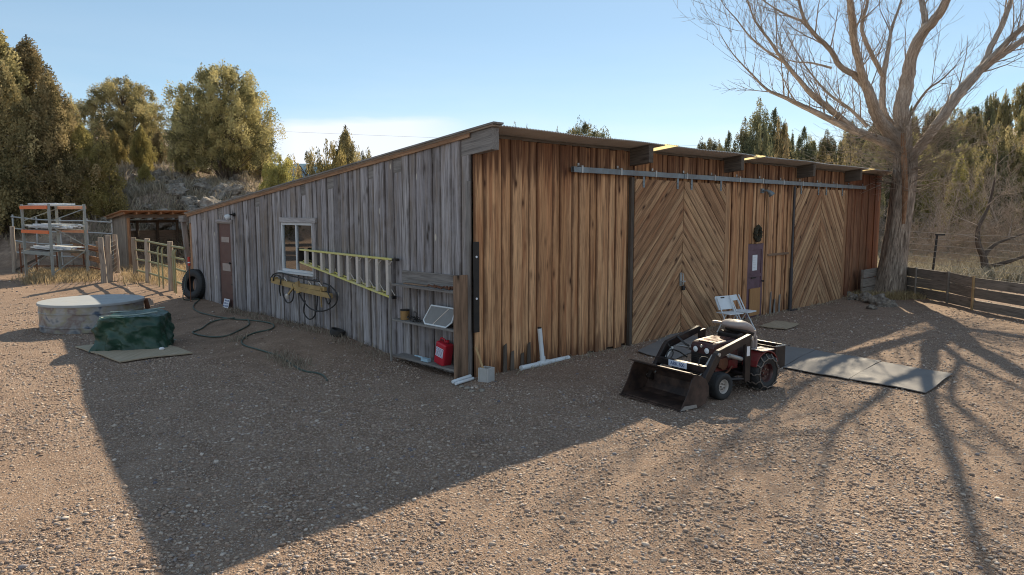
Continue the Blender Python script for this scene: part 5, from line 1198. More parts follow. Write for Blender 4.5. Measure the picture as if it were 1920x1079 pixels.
# wire panel between the gate posts and the shed
t = empty('mesh_panel', tuple(PG[2]), 0, 'dark square mesh gate panel between the wooden posts and the shed', 'gate')
p = MB(); d = (PG[3] - PG[2]); d[2] = 0
for k in range(9): q = d * k / 8; p.tube([q + (0, 0, .15), q + (0, 0, 1.3)], .008, 5)
for k in range(8): p.tube([np.array((0, 0, .15 + .164 * k)), d + (0, 0, .15 + .164 * k)], .008, 5)
p.build('mesh', M['black_metal'], t)
# open-front shed
S0 = np.array((-16.75, 31.0)); sr = np.array((.72, .69)); sd = np.array((-.66, .75)); SW, SD = 4.0, 2.5
zS = .38; t = empty('loafing_shed', (S0[0], S0[1], zS), 0, 'small open-fronted plank shed with a plank roof left of the barn', 'shed')
def sp(a, b, z): q = sr * a + sd * b; return np.array((q[0], q[1], z))
ux = np.append(sr, 0); uy = np.append(sd, 0)
p = MB(); e = edges(0, SD, .2, .26)
for i in range(len(e) - 1): p.prism([(e[i] + .003, -.3), (e[i + 1] - .003, -.3), (e[i + 1] - .003, 2.3 - .06 * e[i + 1]), (e[i] + .003, 2.3 - .06 * e[i])], sp(0, 0, 0), uy, (0, 0, 1), -ux, 0, .025)
p.build('side_wall', M['wood_post'], t)
p = MB(); e = edges(0, SD, .2, .26)
for i in range(len(e) - 1): p.prism([(e[i] + .003, -.3), (e[i + 1] - .003, -.3), (e[i + 1] - .003, 2.2), (e[i] + .003, 2.2)], sp(SW - .5, 0, 0), uy, (0, 0, 1), -ux, 0, .025)
p.build('side_wall', M['rake'], t)
p = MB()
for k in range(7): p.prism([(0, .0 + k * .22), (SW, .0 + k * .22), (SW, .21 + k * .22), (0, .21 + k * .22)], sp(0, SD, 0), ux, (0, 0, 1), uy, 0, .03, None, (1, 0))
p.build('back_wall', M['wood_post'], t)
p = MB(); p.bar(sp(0, SD, 1.95), sp(SW, SD, 1.95), .1, .12); p.bar(sp(0, 0, 2.22), sp(SW, 0, 2.22), .1, .16); p.split('beam', M['wood_dark'], t)
for a in (.06, .95, 1.85, 2.75):
    p = MB(); p.tube([sp(a, SD - .15, -.3), sp(a + .03, SD - .15, 2.0)], .07, 8); p.build('post', M['wood_dark'], t, 50)
for a in (.06, SW - .6): p = MB(); p.tube([sp(a, .02, -.3), sp(a, .02, 2.15)], .075, 8); p.build('post', M['rake'], t, 50)
p = MB()
for k in range(9): a = -.2 + k * .5; p.bar(sp(a, -.45, 2.36), sp(a, SD + .2, 2.12), .06, .12)
p.split('rafter', M['rake'], t)
p = MB()
for k in range(13): b0 = -.5 + k * .25; p.bar(sp(-.35, b0, 2.455 - .09 * (b0 + .5)), sp(SW + .2, b0, 2.455 - .09 * (b0 + .5)), .235, .03, (0, 0, 1))
p.split('roof', M['rake'], t)

# ------------------------------------------------------------------ right: plank fence behind the cottonwood, wires, steel post
FX = [(13.35, 25.6), (13.30, 23.2), (13.32, 21.5), (13.15, 20.05), (13.30, 17.6), (13.45, 15.0), (13.6, 12.4)]
P = [np.array((x, y, tz(x, y))) for x, y in FX]
t = empty('board_fence', tuple(P[0]), 0, 'weathered three-plank board fence behind the big bare tree at the right', 'fence')
for i, (a, b) in enumerate(zip(P[:-1], P[1:])):
    for k in range(3):
        q = MB(); z = .17 + k * .315; w = .29 if i < 3 else .27; q.bar(a - P[0] + (0, 0, z + rnd.uniform(-.015, .015)), b - P[0] + (0, 0, z + rnd.uniform(-.015, .015)), .035, w, jit=.006); q.build('plank', M['wood_fence'], t)
for i, a in enumerate(P):
    q = MB(); q.bar(a - P[0] + (-.05, 0, -.2), a - P[0] + (-.05, 0, .98), .05, .05, (0, 1, 0)); q.build('post', M['wood_tan'] if i == 3 else M['wood_fence'], t)
t = empty('wire_fence', (13.75, 26, tz(13.75, 26)), 0, 'tall mesh wire stretched above the board fence at the right', 'fence')
for k in range(7):
    q = MB(); q.tube([(0, 0, .9 + .2 * k), (0, -4, .9 + .2 * k - .01), (0, -9, .9 + .2 * k + .01), (.1, -13, .9 + .2 * k)], .006, 5); q.build('wire', M['wire'], t)
g = GT(1743, 556); p = MB(); p.bar((0, 0, -.2), (.12, 0, 2.05), .05, .05, (0, 1, 0)); p.box((.05, -.05, 2.0), (.35, .0, 2.06)); o = p.build('steel_post', M['black_metal']); o.location = tuple(g); tag(o, 'tall thin black steel post by the board fence', 'post')
# stacked planks beside the tree at the barn's far corner
w = bl(16.72, -.40, 0); t = empty('timber_barrier', tuple(w), BROT, 'short stacked panel of grey planks against the far corner of the barn front', 'barrier')
for k, (x0, z) in enumerate(((.0, .62), (-.06, .32), (-.03, .02))): p = MB(); p.box((x0, -.03, z), (x0 + 1.25, .03, z + .27), jit=.006); p.build('plank', M['wood_fence'], t)
for x in (.1, 1.1): p = MB(); p.box((x, .032, -.1), (x + .08, .1, .88)); p.build('post', M['wood_fence'], t)
# power lines
def line(a, b, sag, lab):
    a, b = np.array(a), np.array(b); p = MB(); p.tube([a + (b - a) * f - np.array((0, 0, sag * 4 * f * (1 - f))) for f in np.linspace(0, 1, 17)], .009, 5); o = p.build('power_line', M['wire']); tag(o, lab, 'power line')
line((-60, 70, 12.5), (30, 76, 9.5), .5, 'thin overhead power line crossing the sky beyond the barn')
# ------------------------------------------------------------------ vegetation
def leaf_cloud(C, D, n_each, spread, size, g, updir=.70, asp=.45):
    """C centres (k,3), D outward dirs (k,3): sprays of small triangles"""
    k = len(C); n = k * n_each
    u = g.normal(0, 1, (n, 3)); u /= np.linalg.norm(u, axis=1)[:, None]; u *= g.uniform(0, 1, (n, 1)) ** .45
    u[:, :2] *= (1.0 - .45 * np.clip(u[:, 2:3], -1, 1))          # flame-shaped tufts, narrower at the tip
    base = np.repeat(C, n_each, 0) + u * np.repeat(spread, n_each, 0)
    d = np.repeat(D, n_each, 0) * .75 + np.array([0, 0, updir]) + g.normal(0, .42, (n, 3)); d /= np.linalg.norm(d, axis=1)[:, None]
    s = g.normal(0, 1, (n, 3)); s = np.cross(d, s); s /= np.linalg.norm(s, axis=1)[:, None] + 1e-9
    L = size * g.uniform(.6, 1.5, n)[:, None]
    V = np.stack([base - s * L * asp, base + s * L * asp, base + d * L], 1).reshape(-1, 3)
    return V, np.arange(n * 3).reshape(-1, 3), n
def juniper_mesh(seed, H, R, kind, n_pl, n_leaf, size=.13):
    g = np.random.default_rng(seed); C = []; D = []; S = []; T = []; br = MB()
    if kind == 'multi':      # several leaders rising from the base
        leaders = [(g.uniform(-.42, .42) * R, g.uniform(-.42, .42) * R, H * g.uniform(.62, .92), R * g.uniform(.5, .7)) for _ in range(7)]; leaders[0] = (0, 0, H, R * .75)
    elif kind == 'round': leaders = [(g.uniform(-.5, .5) * R, g.uniform(-.5, .5) * R, H * g.uniform(.72, .9), R * .5) for _ in range(6)]; leaders[0] = (0, 0, H, R)
    else: leaders = [(0, 0, H, R)] + [(g.uniform(-.4, .4) * R, g.uniform(-.4, .4) * R, H * g.uniform(.55, .85), R * .6) for _ in range(3)]
    for (lx, ly, lh, lr) in leaders:
        n = int(n_pl * (.62 if lx == 0 else .38 / (len(leaders) - 1))) if kind in ('round', 'cone') else int(n_pl / len(leaders) * (1.2 if lx == 0 else 1))
        z0 = .06 * H if kind != 'round' else .16 * H
        br.tube([(lx * .1, ly * .1, -.3), (lx * .6, ly * .6, lh * .3), (lx * .95, ly * .95, lh * .65), (lx, ly, lh * .95)], [.035 * H * .5, .02 * H * .5, .012 * H * .5, .01], 6)
        for _ in range(n):
            t = g.beta(1.1, 1.25); z = z0 + (lh - z0) * t
            prof = {'cone': (1 - t ** 1.25) ** .8 * (.55 + .45 * min(1, t * 5)), 'multi': (1 - t ** 1.8) * (.6 + .4 * min(1, t * 4)), 'round': max(0, 1 - abs((t - .30) / .70) ** 2.3) ** .5 if t > .3 else .72 + .28 * t / .3, 'bush': math.sqrt(max(0, 1 - t * t))}[kind]
            a = g.uniform(0, 2 * PI); lobe = 1 + .20 * math.sin(3 * a + 4 * t + lx) + .16 * math.sin(5 * a - 9 * t) + .10 * math.sin(9 * a + 17 * t); q = g.uniform(.35, 1.0) ** .5 * prof * lr * lobe * g.uniform(.85, 1.12)
            c = np.array((lx * (.4 + .6 * t) + q * math.cos(a), ly * (.4 + .6 * t) + q * math.sin(a), z))
            C.append(c); o = np.array((math.cos(a), math.sin(a), .35)); D.append(o / np.linalg.norm(o))
            sc = g.uniform(.15, .34) * (.55 + .3 * lr); S.append((sc, sc, sc * (g.uniform(1.0, 1.7) if kind in ('round', 'bush') else g.uniform(1.3, 2.4)))); T.append(np.clip(g.normal(.5, .34), 0, 1))
            if g.random() < .42: br.tube([(lx * .6, ly * .6, max(.1, z - .7 * q)), tuple(c * np.array((.6, .6, .93)) + np.array((lx, ly, 0)) * .1), tuple(c)], [.04, .022, .008], 4, False)
    C = np.array(C); D = np.array(D); S = np.array(S)
    k = R / np.quantile(np.hypot(C[:, 0], C[:, 1]) + S[:, 0] * .7, .985); C[:, :2] *= k; C[:, 2] *= H / np.max(C[:, 2] + S[:, 2]); br.v = [(x * k, y * k, z) for x, y, z in br.v]
    V, F, n = leaf_cloud(C, D, n_leaf, S, size, g)
    tint = np.clip(np.repeat(np.array(T), n_leaf) + g.normal(0, .16, n), 0, 1)
    me = np_mesh('crown', V, F, {'tint': np.repeat(tint, 3)})
    tm = br.mesh('trunk', 60); tm.materials.append(M['trunk'])
    return me, tm
def twigcloud(seed, H, R, n, size=.5):
    g = np.random.default_rng(seed); a = g.uniform(0, 2 * PI, n); r = R * np.sqrt(g.uniform(0, 1, n)); z = H * g.uniform(.02, .55, n)
    b = np.stack([r * np.cos(a), r * np.sin(a), z], 1); d = np.stack([np.cos(a), np.sin(a), np.zeros(n)], 1) + g.normal(0, .5, (n, 3)); d /= np.linalg.norm(d, axis=1)[:, None]
    s = np.cross(d, g.normal(0, 1, (n, 3))); s /= np.linalg.norm(s, axis=1)[:, None]; L = size * g.uniform(.4, 1.3, n)[:, None]
    V = np.stack([b - s * .012, b + s * .012, b + d * L], 1).reshape(-1, 3)
    return np_mesh('dead_twigs', V, np.arange(n * 3).reshape(-1, 3), {'tint': np.repeat(g.uniform(0, 1, n), 3)})
JP = {}
JP['cone'] = [juniper_mesh(s, 10, 3.0, 'cone', 540, 140, .095) for s in (1, 2)]
JP['multi'] = [juniper_mesh(s, 10, 3.4, 'multi', 600, 140, .095) for s in (3, 4)]
JP['round'] = [juniper_mesh(s, 10, 4.6, 'round', 640, 150, .105) for s in (5, 6)]
JP['bush'] = [juniper_mesh(s, 4, 2.4, 'bush', 230, 110, .08) for s in (7, 8)]
JP['small'] = [juniper_mesh(s, 4, 1.3, 'cone', 190, 110, .07) for s in (9, 10)]
NAT = {'cone': (10, 3.0), 'multi': (10, 3.4), 'round': (10, 4.6), 'bush': (4, 2.4), 'small': (4, 1.3)}
_cnt = {}
def with_mat(me, mat):
    key = me.name + mat
    if key not in MC:
        c = me.copy(); c.materials.clear(); c.materials.append(M[mat]); MC[key] = c
    return MC[key]
MC = {}
def tree(px, Y, top, wpx, kind, label, mat='juniper', group=None, name='juniper_tree', dead=0, base=None):
    """px, top (pixels) and half-spread measured in the photograph -> real height and width at distance Y"""
    q = ray(px, 397); x = q[0] / q[1] * Y; z = tz(x, Y)
    ztop = CAMH + (397 - top) / FPX * Y; H = max(.8, ztop - z); Wm = wpx / FPX * Y / 2
    i = _cnt.get(kind, 0); _cnt[kind] = i + 1; cm, tm = JP[kind][i % len(JP[kind])]
    t = empty(name, (x, Y, z - .05), rnd.uniform(0, 6.28), label, 'tree' if kind != 'bush' else 'bush', group)
    t.scale = (Wm / NAT[kind][1], Wm / NAT[kind][1], H / NAT[kind][0])
    c = link_mesh('crown', with_mat(cm, mat), None, t); link_mesh('trunk', tm, None, t)
    if dead:
        d = link_mesh('dead_twigs', twigcloud(i + 50, NAT[kind][0], NAT[kind][1] * .95, dead), M['deadtwig'], t); d['kind'] = 'stuff'
    return t
gl = 'junipers on the rocky slope at the left'
TL = [  # px, Y, top, width, kind, mat, dead, label
 (5, 38, 42, 230, 'cone', 'juniper', 0, 'tallest dark juniper at the left edge with a ragged pointed top'),
 (72, 39, 74, 200, 'cone', 'juniper', 0, 'tall dark juniper right behind the leftmost one, with several spires'),
 (15, 33.5, 108, 200, 'cone', 'juniper', 500, 'broad sunlit olive juniper in front at the left edge'),
 (104, 34.5, 140, 170, 'cone', 'juniper', 400, 'large olive juniper rising right behind the pallet rack'),
 (160, 35.0, 232, 120, 'cone', 'juniper_bright', 200, 'mid-sized yellowish juniper right of the large one behind the rack'),
 (200, 35.2, 258, 92, 'small', 'juniper_bright', 150, 'low bright juniper with a visible trunk at the foot of the slope'),
 (146, 46, 180, 62, 'multi', 'juniper', 0, 'narrow dark juniper peeking out behind the left group'),
 (240, 52, 144, 172, 'round', 'juniper', 600, 'broad round-topped juniper standing alone on top of the slope'),
 (272, 45, 236, 56, 'small', 'juniper_bright', 0, 'small bright conical juniper below the round one, right of its twin'),
 (224, 46, 246, 52, 'small', 'juniper_bright', 0, 'small bright conical juniper below the round one, left of its twin'),
 (304, 48, 246, 46, 'small', 'juniper', 0, 'small olive juniper between the round tree and the big multi-stemmed one'),
 (275, 40.5, 306, 34, 'small', 'juniper_bright', 0, 'young knee-high juniper alone on the rocky slope'),
 (428, 43, 124, 212, 'round', 'juniper', 1500, 'big multi-stemmed juniper with grey dead twigs behind the low end of the barn'),
 (352, 44.5, 168, 74, 'multi', 'juniper', 500, 'dark juniper leaning into the left side of the big multi-stemmed one'),
 (486, 46, 196, 70, 'multi', 'juniper', 300, 'dark juniper against the right side of the big multi-stemmed one'),
 (528, 41, 284, 100, 'bush', 'juniper_bright', 200, 'rounded olive bush just above the low barn roof'),
 (652, 47, 236, 118, 'cone', 'juniper', 0, 'pointed dark juniper above the middle of the sloping roof'),
 (588, 45, 276, 120, 'bush', 'juniper', 100, 'low grey-green juniper bush left of the pointed one above the roof'),
 (628, 41, 262, 100, 'bush', 'juniper_bright', 0, 'yellowish juniper bush in front of the pointed one above the roof'),
 (680, 42, 274, 90, 'bush', 'juniper', 0, 'dark olive bush at the right foot of the pointed juniper above the roof'),
]
for px, Y, top, w, k, mt, dd, lab in TL: tree(px, Y, top, w, k, lab, mt, gl if k != 'bush' else 'bushes above the barn roof', 'juniper_tree' if k != 'bush' else 'juniper_bush', dd)
gr = 'conifers beyond the barn'
TRR = [
 (1096, 60, 222, 161, 'round', 'juniper_far', 'round dark juniper alone above the roof right of the barn peak'),
 (1128, 58, 246, 52, 'small', 'juniper_far', 'small conifer tip at the right side of the round one above the roof'),
 (1044, 60, 240, 31, 'small', 'juniper_far', 'tiny conifer tip left of the round juniper above the roof'),
 (966, 66, 234, 26, 'small', 'juniper_far', 'tiny conifer tip just right of the barn peak, left of two'),
 (988, 66, 236, 23, 'small', 'juniper_far', 'tiny conifer tip just right of the barn peak, right of two'),
 (1326, 60, 258, 98, 'round', 'juniper_far', 'small flat-topped conifer above the eave, left of the tall spired group'),
 (1362, 58, 246, 77, 'multi', 'juniper_far', 'small conifer left beside the tall spired group'),
 (1418, 52, 186, 133, 'multi', 'juniper_far', 'tallest spired conifer above the right half of the barn roof'),
 (1446, 53, 204, 105, 'multi', 'juniper_far', 'second tall spired conifer, right beside the tallest one'),
 (1392, 53, 222, 108, 'multi', 'juniper_far', 'dark conifer at the left shoulder of the tallest one'),
 (1502, 56, 238, 88, 'multi', 'juniper_far', 'pointed conifer right of the tall spired group'),
 (1480, 58, 248, 31, 'small', 'juniper_far', 'thin conifer spire between the tall group and the next one'),
 (1545, 60, 244, 105, 'multi', 'juniper_far', 'dark conifer above the right end of the barn roof'),
 (1590, 62, 228, 105, 'multi', 'juniper_far', 'dark conifer behind the lower left limbs of the bare tree'),
 (1630, 60, 238, 116, 'cone', 'juniper_far', 'conifer directly left of the bare tree trunk, on the ridge'),
]
for px, Y, top, w, k, mt, lab in TRR: tree(px, Y, top, w, k, lab, mt, gr)
# denser wood filling the ridge right of and behind the barn: each tree a thing
RG = np.random.default_rng(21); n = 0
for row, (Y0, a, b, step) in enumerate(((46, 1345, 2080, 38), (54, 1330, 2100, 40), (64, 1470, 2150, 40), (76, 1500, 2200, 42), (88, 1540, 2260, 44))):
    px = a
    while px < b:
        Y = Y0 + RG.uniform(-3, 3); q = ray(px, 397); x = q[0] / q[1] * Y; z = tz(x, Y); H = RG.uniform(3.4, 6.0) + 2.6 * (1 - float(sm(1600, 1800, px)))
        top = 397 - (z + H - CAMH) / Y * FPX; w = RG.uniform(44, 78) * 52 / Y
        tree(px, Y, top, w, ('round', 'multi', 'bush')[RG.integers(0, 3)], 'juniper in the dense dark stand covering the ridge behind the barn and the bare tree', 'juniper' if RG.random() < .55 else 'juniper_far', 'junipers of the dense stand on the right ridge'); n += 1
        px += step * RG.uniform(.7, 1.3)
# brighter ones at the right, on the near slope
for px, Y, top, w, k, lab in ((1795, 42, 288, 62, 'small', 'yellowish upright juniper right of the bare tree trunk'), (1742, 43, 300, 60, 'small', 'yellowish juniper close to the right side of the bare trunk'), (1862, 45, 232, 120, 'bush', 'broad olive juniper on the slope near the right edge'), (1925, 44, 250, 110, 'cone', 'olive juniper cut off by the right edge'), (1832, 41, 318, 56, 'small', 'short yellowish juniper between the two broad ones at the right')):
    tree(px, Y, top, w, k, lab, 'juniper_bright' if k == 'small' else 'juniper', 'yellowish junipers right of the bare tree')
# some outside the frame, left, so the window has something to mirror
for x, y, H in ((-42, 20, 7), (-46, 12, 6), (-40, 30, 8), (-50, 4, 7)):
    t = empty('juniper_tree', (x, y, tz(x, y)), 0, 'juniper standing outside the left edge of the view', 'tree', 'junipers outside the view'); cm, tm = JP['cone'][0]; t.scale = (.9, .9, H / 10); link_mesh('crown', with_mat(cm, 'juniper'), None, t); link_mesh('trunk', tm, None, t)

# ---- bare branching: tapered limbs plus fine twigs (numpy three-sided prisms)
def twig_mesh(segs, name):
    """segs: list of (p0,p1,r0,r1) -> one mesh of three-sided tapered prisms"""
    S = np.array([np.concatenate([a, b, (r0, r1)]) for a, b, r0, r1 in segs]); a, b = S[:, :3], S[:, 3:6]; d = b - a; d /= np.linalg.norm(d, axis=1)[:, None] + 1e-9
    x = np.cross(d, np.array([.3, .2, .93])); x /= np.linalg.norm(x, axis=1)[:, None] + 1e-9; y = np.cross(d, x); V = []
    for e, r in ((a, S[:, 6:7]), (b, S[:, 7:8])):
        for k in range(3): w = 2 * PI * k / 3; V.append(e + r * (math.cos(w) * x + math.sin(w) * y))
    V = np.stack(V, 1); n = len(S); i = np.arange(n)[:, None] * 6
    F = np.concatenate([i + np.array([[k, (k + 1) % 3, 3 + (k + 1) % 3, 3 + k]]) for k in range(3)], 0)
    bc = np.stack([np.tile([0, .05, .1], 2 * n), np.repeat(np.arange(2 * n) % 7, 3) * .2, np.zeros(6 * n)], 1)
    return np_mesh(name, V.reshape(-1, 3), F, {'tint': np.repeat(NP.uniform(0, 1, n), 6), 'bc': bc}, True)
def grow(segs, p, d, L, r, depth, g, up=.25, kids=(3, 5), wob=.22, shrink=.55, minr=.0035):
    n = max(3, int(L / .22)); step = L / n; pts = [p]; dirs = [d]
    for i in range(n):
        d = d + g.normal(0, wob, 3) * .45 + np.array((0, 0, up * .22)); d = d / np.linalg.norm(d); q = p + d * step
        r0 = r * (1 - .8 * i / n); r1 = r * (1 - .8 * (i + 1) / n); segs.append((p, q, max(r0, minr), max(r1, minr * .7))); p = q; pts.append(p); dirs.append(d)
    if depth > 0:
        for _ in range(g.integers(*kids)):
            i = g.integers(max(1, n // 5), n + 1); dd = dirs[i]; s = np.cross(dd, g.normal(0, 1, 3)); s /= np.linalg.norm(s) + 1e-9
            a = g.uniform(.45, .95); nd = dd * math.cos(a) + s * math.sin(a); nd[2] += up * .5; nd /= np.linalg.norm(nd)
            grow(segs, pts[i], nd, L * g.uniform(shrink * .7, shrink * 1.15), max(minr, r * (1 - .8 * i / n) * .6), depth - 1, g, up, kids, wob, shrink, minr)
# ---- the big cottonwood: limbs traced with their own depth
def zz(L): return [(1300 + a / 2.697, b / 2.697, dy, w / 2.697) for a, b, dy, w in L]     # zoomed pixels, depth offset, width in pixels
CT = GT(1668, 556); CY0 = CT[1] + .5
LIMB = {
 'e_main': zz([(1060, 780, 0, 105), (1062, 660, 0, 95), (1052, 560, -.1, 84), (1075, 440, -.1, 80), (1098, 310, -.3, 66), (1148, 185, -.6, 58), (1225, 95, -1.0, 52), (1290, -20, -1.4, 44), (1340, -190, -1.8, 30), (1370, -380, -2, 14)]),
 'e_fork': zz([(1150, 185, -.6, 44), (1172, 110, -.4, 36), (1155, 0, 0, 30), (1130, -160, .5, 20), (1150, -330, .8, 8)]),
 'limb_a': zz([(1040, 760, 0, 60), (930, 705, -.4, 54), (800, 655, -.8, 46), (645, 583, -1.2, 36), (480, 502, -1.6, 24), (375, 455, -1.9, 15), (285, 365, -2.2, 10), (205, 280, -2.4, 6), (142, 185, -2.6, 3)]),
 'limb_b': zz([(830, 668, -.8, 36), (705, 565, -1.1, 36), (600, 478, -1.5, 32), (535, 405, -1.9, 26), (450, 300, -2.4, 20), (385, 205, -2.8, 15), (315, 110, -3.2, 11), (268, -20, -3.6, 7), (240, -150, -4, 3)]),
 'limb_b2': zz([(470, 325, -2.3, 16), (380, 265, -2.3, 14), (290, 190, -2.2, 10), (215, 95, -2.1, 7), (150, 20, -2.0, 4), (120, -60, -2, 2)]),
 'limb_c': zz([(1045, 730, 0, 84), (985, 660, -.3, 76), (930, 590, -.6, 66), (895, 490, -1.0, 60), (868, 430, -1.2, 54), (820, 385, -1.3, 38), (742, 335, -1.5, 32), (690, 250, -1.7, 28), (605, 165, -2.0, 23), (560, 95, -2.2, 18), (530, -10, -2.5, 13), (500, -150, -2.8, 6)]),
 'limb_c2': zz([(872, 440, -1.2, 48), (838, 320, -1.7, 44), (812, 200, -2.2, 44), (802, 90, -2.7, 44), (790, -10, -3.2, 38), (760, -160, -3.8, 28), (750, -330, -4.4, 14), (760, -480, -4.8, 6)]),
 'limb_c3': zz([(560, 110, -2.2, 16), (480, 80, -2.0, 12), (400, 35, -1.8, 9), (330, -15, -1.6, 6), (260, -70, -1.5, 3)]),
 'limb_d': zz([(1010, 640, .2, 40), (962, 560, .3, 38), (958, 460, .3, 36), (962, 375, .3, 34), (985, 255, .5, 24), (1002, 150, .7, 18), (1050, 10, .9, 12), (1090, -120, 1.0, 6)]),
 'limb_d2': zz([(960, 390, .3, 30), (925, 320, .0, 27), (882, 235, -.3, 25), (852, 140, -.6, 22), (880, 10, -.9, 17), (900, -150, -1.1, 8)]),
 'limb_f': zz([(1085, 820, 0, 60), (1150, 740, .2, 60), (1240, 620, .5, 62), (1330, 490, .9, 62), (1400, 410, 1.1, 60), (1470, 335, 1.3, 50), (1565, 275, 1.5, 36), (1680, 195, 1.8, 32), (1830, 80, 2.1, 24), (1950, -60, 2.4, 12)]),
 'limb_f2': zz([(1460, 345, 1.3, 38), (1505, 240, 1.4, 34), (1560, 130, 1.6, 30), (1600, 20, 1.8, 26), (1640, -140, 2.0, 16), (1650, -300, 2.2, 6)]),
 'limb_f3': zz([(1440, 360, 1.2, 36), (1540, 265, 1.0, 36), (1610, 190, .8, 32), (1700, 110, .5, 26), (1800, -10, .2, 18), (1880, -150, 0, 8)]),
 'limb_g': zz([(1110, 560, 0, 16), (1180, 460, -.4, 13), (1260, 400, -.7, 9), (1320, 340, -1, 5)]),
 'limb_h': zz([(880, 640, -.4, 22), (800, 560, -.2, 18), (690, 480, 0, 14), (600, 380, .2, 10), (520, 260, .4, 7), (460, 150, .6, 4)]),
 'limb_i': zz([(700, 345, -1.4, 14), (600, 320, -1.2, 10), (500, 310, -1.0, 7), (380, 260, -.8, 4)]),
}
ctree = empty('cottonwood_tree', tuple(CT), 0, 'huge bare cottonwood with a thick trunk and spreading limbs at the barn corner', 'tree')
def to3(L):
    P = []; Rr = []
    for px, py, dy, w in L:
        Y = CY0 + dy * 1.15; q = AT(px, py, Y); P.append(q - CT); Rr.append(max(.006, w / 2 / FPX * Y * .85))
    return P, Rr
def wobtube(P, Rr, sub, n, wob, seed):
    g = np.random.default_rng(seed); Q = smooth_path(P, sub); R_ = np.interp(np.arange(len(Q)) / sub, np.arange(len(Rr)), Rr); mb = MB(); mb.tube(Q, list(R_), n)
    V = np.array(mb.v); 
    return mb, Q, R_
TP = [(1662, 575, 0, 80), (1666, 556, 0, 72), (1670, 535, 0, 62), (1676, 490, 0, 54), (1684, 430, 0, 49), (1692, 370, 0, 48), (1697, 320, 0, 48), (1696, 280, 0, 46)]
P, Rr = to3(TP); mb = MB(); Q = smooth_path(P, 6); R_ = np.interp(np.arange(len(Q)) / 6, np.arange(len(Rr)), Rr); mb.tube(Q, list(R_), 28)
V = np.array(mb.v); V3 = []
for i, v in enumerate(mb.v):
    k, j = divmod(i, 28)
    if k < len(Q):
        c = np.array(Q[k]); a = 2 * PI * j / 28; low = max(0, 1 - k / 14); f = 1 + .05 * math.sin(5 * a + k * .13) + .03 * math.sin(9 * a - k * .2) + .20 * low * low * abs(math.sin(2.5 * a + .5)); V3.append(tuple(c + (np.array(v) - c) * f))
    else: V3.append(v)
mb.v = V3; trunk = mb.build('trunk', M['bark'], ctree, 70)
# torn strip of bare wood
mbs = MB(); P, Rr = to3([(1694, 420, -.62, 7), (1697, 360, -.62, 12), (1695, 300, -.60, 13), (1693, 250, -.55, 8)]); mbs.tube(smooth_path(P, 5), list(np.interp(np.linspace(0, 3, 16), range(4), Rr)), 8); mbs.build('bare_wood_strip', M['bark_split'], trunk, 60)
g = np.random.default_rng(77); nseg = 0
for li, (nm, L) in enumerate(LIMB.items()):
    P, Rr = to3(L); mb = MB(); sub = 6; Q = smooth_path(P, sub); R_ = np.interp(np.arange(len(Q)) / sub, np.arange(len(Rr)), Rr)
    Q = [q + g.normal(0, .010, 3) * min(1, r * 6) for q, r in zip(Q, R_)]
    mb.tube(Q, list(R_ * (1 + g.normal(0, .022, len(R_)))), 12 if Rr[0] > .2 else 8); lo = mb.build('limb', M['limb'], ctree, 70)
    segs = []; acc = 0
    big = Rr[0] > .3
    for i in range(2, len(Q) - 1):
        r = R_[i]
        if r > .42: continue
        acc += np.linalg.norm(Q[i] - Q[i - 1])
        rate = 5.0 if r < .12 else 3.2
        while acc > 1 / rate:
            acc -= 1 / rate; d = Q[i + 1] - Q[i - 1]; d /= np.linalg.norm(d); s = np.cross(d, g.normal(0, 1, 3)); s /= np.linalg.norm(s)
            a = g.uniform(.5, 1.1); nd = d * math.cos(a) + s * math.sin(a); nd[2] += .25; nd /= np.linalg.norm(nd)
            big_tw = g.random() < .28
            Lt = g.uniform(1.2, 2.3) if big_tw else g.uniform(.5, 1.4)
            grow(segs, np.array(Q[i]), nd, Lt, min(r * .45, .028 if big_tw else .014), 2 if big_tw else 1, g, .42, (3, 6), .16, .5, .0046)
    if Rr[-1] < .06:
        d = Q[-1] - Q[-3]; grow(segs, np.array(Q[-1]), d / np.linalg.norm(d), .6, Rr[-1], 2, g, .3, (3, 5), .2, .6, .0045)
    nseg += len(segs); tag(link_mesh('twigs', twig_mesh(segs, 'twigs'), M['limb'], lo), kind='stuff')
# thicket of short sprouts round the fork
segs = []
for k in range(210):
    a = g.uniform(0, 2 * PI); z = g.uniform(3.4, 5.6); c = np.array((.5, .45, z)); d = np.array((math.cos(a), math.sin(a), g.uniform(-.1, .7))); d /= np.linalg.norm(d)
    grow(segs, c + d * .35, d, g.uniform(.9, 2.6), .012, 1, g, .12, (4, 7), .3, .55, .0045)
tag(link_mesh('twigs', twig_mesh(segs, 'twigs'), M['limb'], trunk), kind='stuff'); print('cottonwood twig segments', nseg + len(segs))

# ---- bare grey shrubs and small trees at the right
def bare_shrub_mesh(seed, H, stems, trunky=False):
    g = np.random.default_rng(seed); segs = []
    for k in range(stems):
        a = g.uniform(0, 2 * PI); d = np.array((math.cos(a) * .55, math.sin(a) * .55, 1.0)); d /= np.linalg.norm(d); p = np.array((g.normal(0, .25), g.normal(0, .25), -.1))
        grow(segs, p, d, H * g.uniform(.6, 1.0), .05 if trunky else .022, 3, g, .1, (4, 7), .28, .5, .005)
    return twig_mesh(segs, 'branches')
SH = [bare_shrub_mesh(31, 3.6, 7), bare_shrub_mesh(32, 3.0, 9), bare_shrub_mesh(33, 4.2, 4, True)]
for s_ in SH: s_.materials.append(M['shrubtwig'])
def shrub(px, Y, sc, k, lab, grp='bare shrubs behind the board fence'):
    q = ray(px, 397); x = q[0] / q[1] * Y; t = link_mesh('bare_shrub', SH[k], None); t.location = (x, Y, tz(x, Y)); t.rotation_euler = (0, 0, rnd.uniform(0, 6.28)); t.scale = (sc, sc, sc); tag(t, lab, 'shrub', grp)
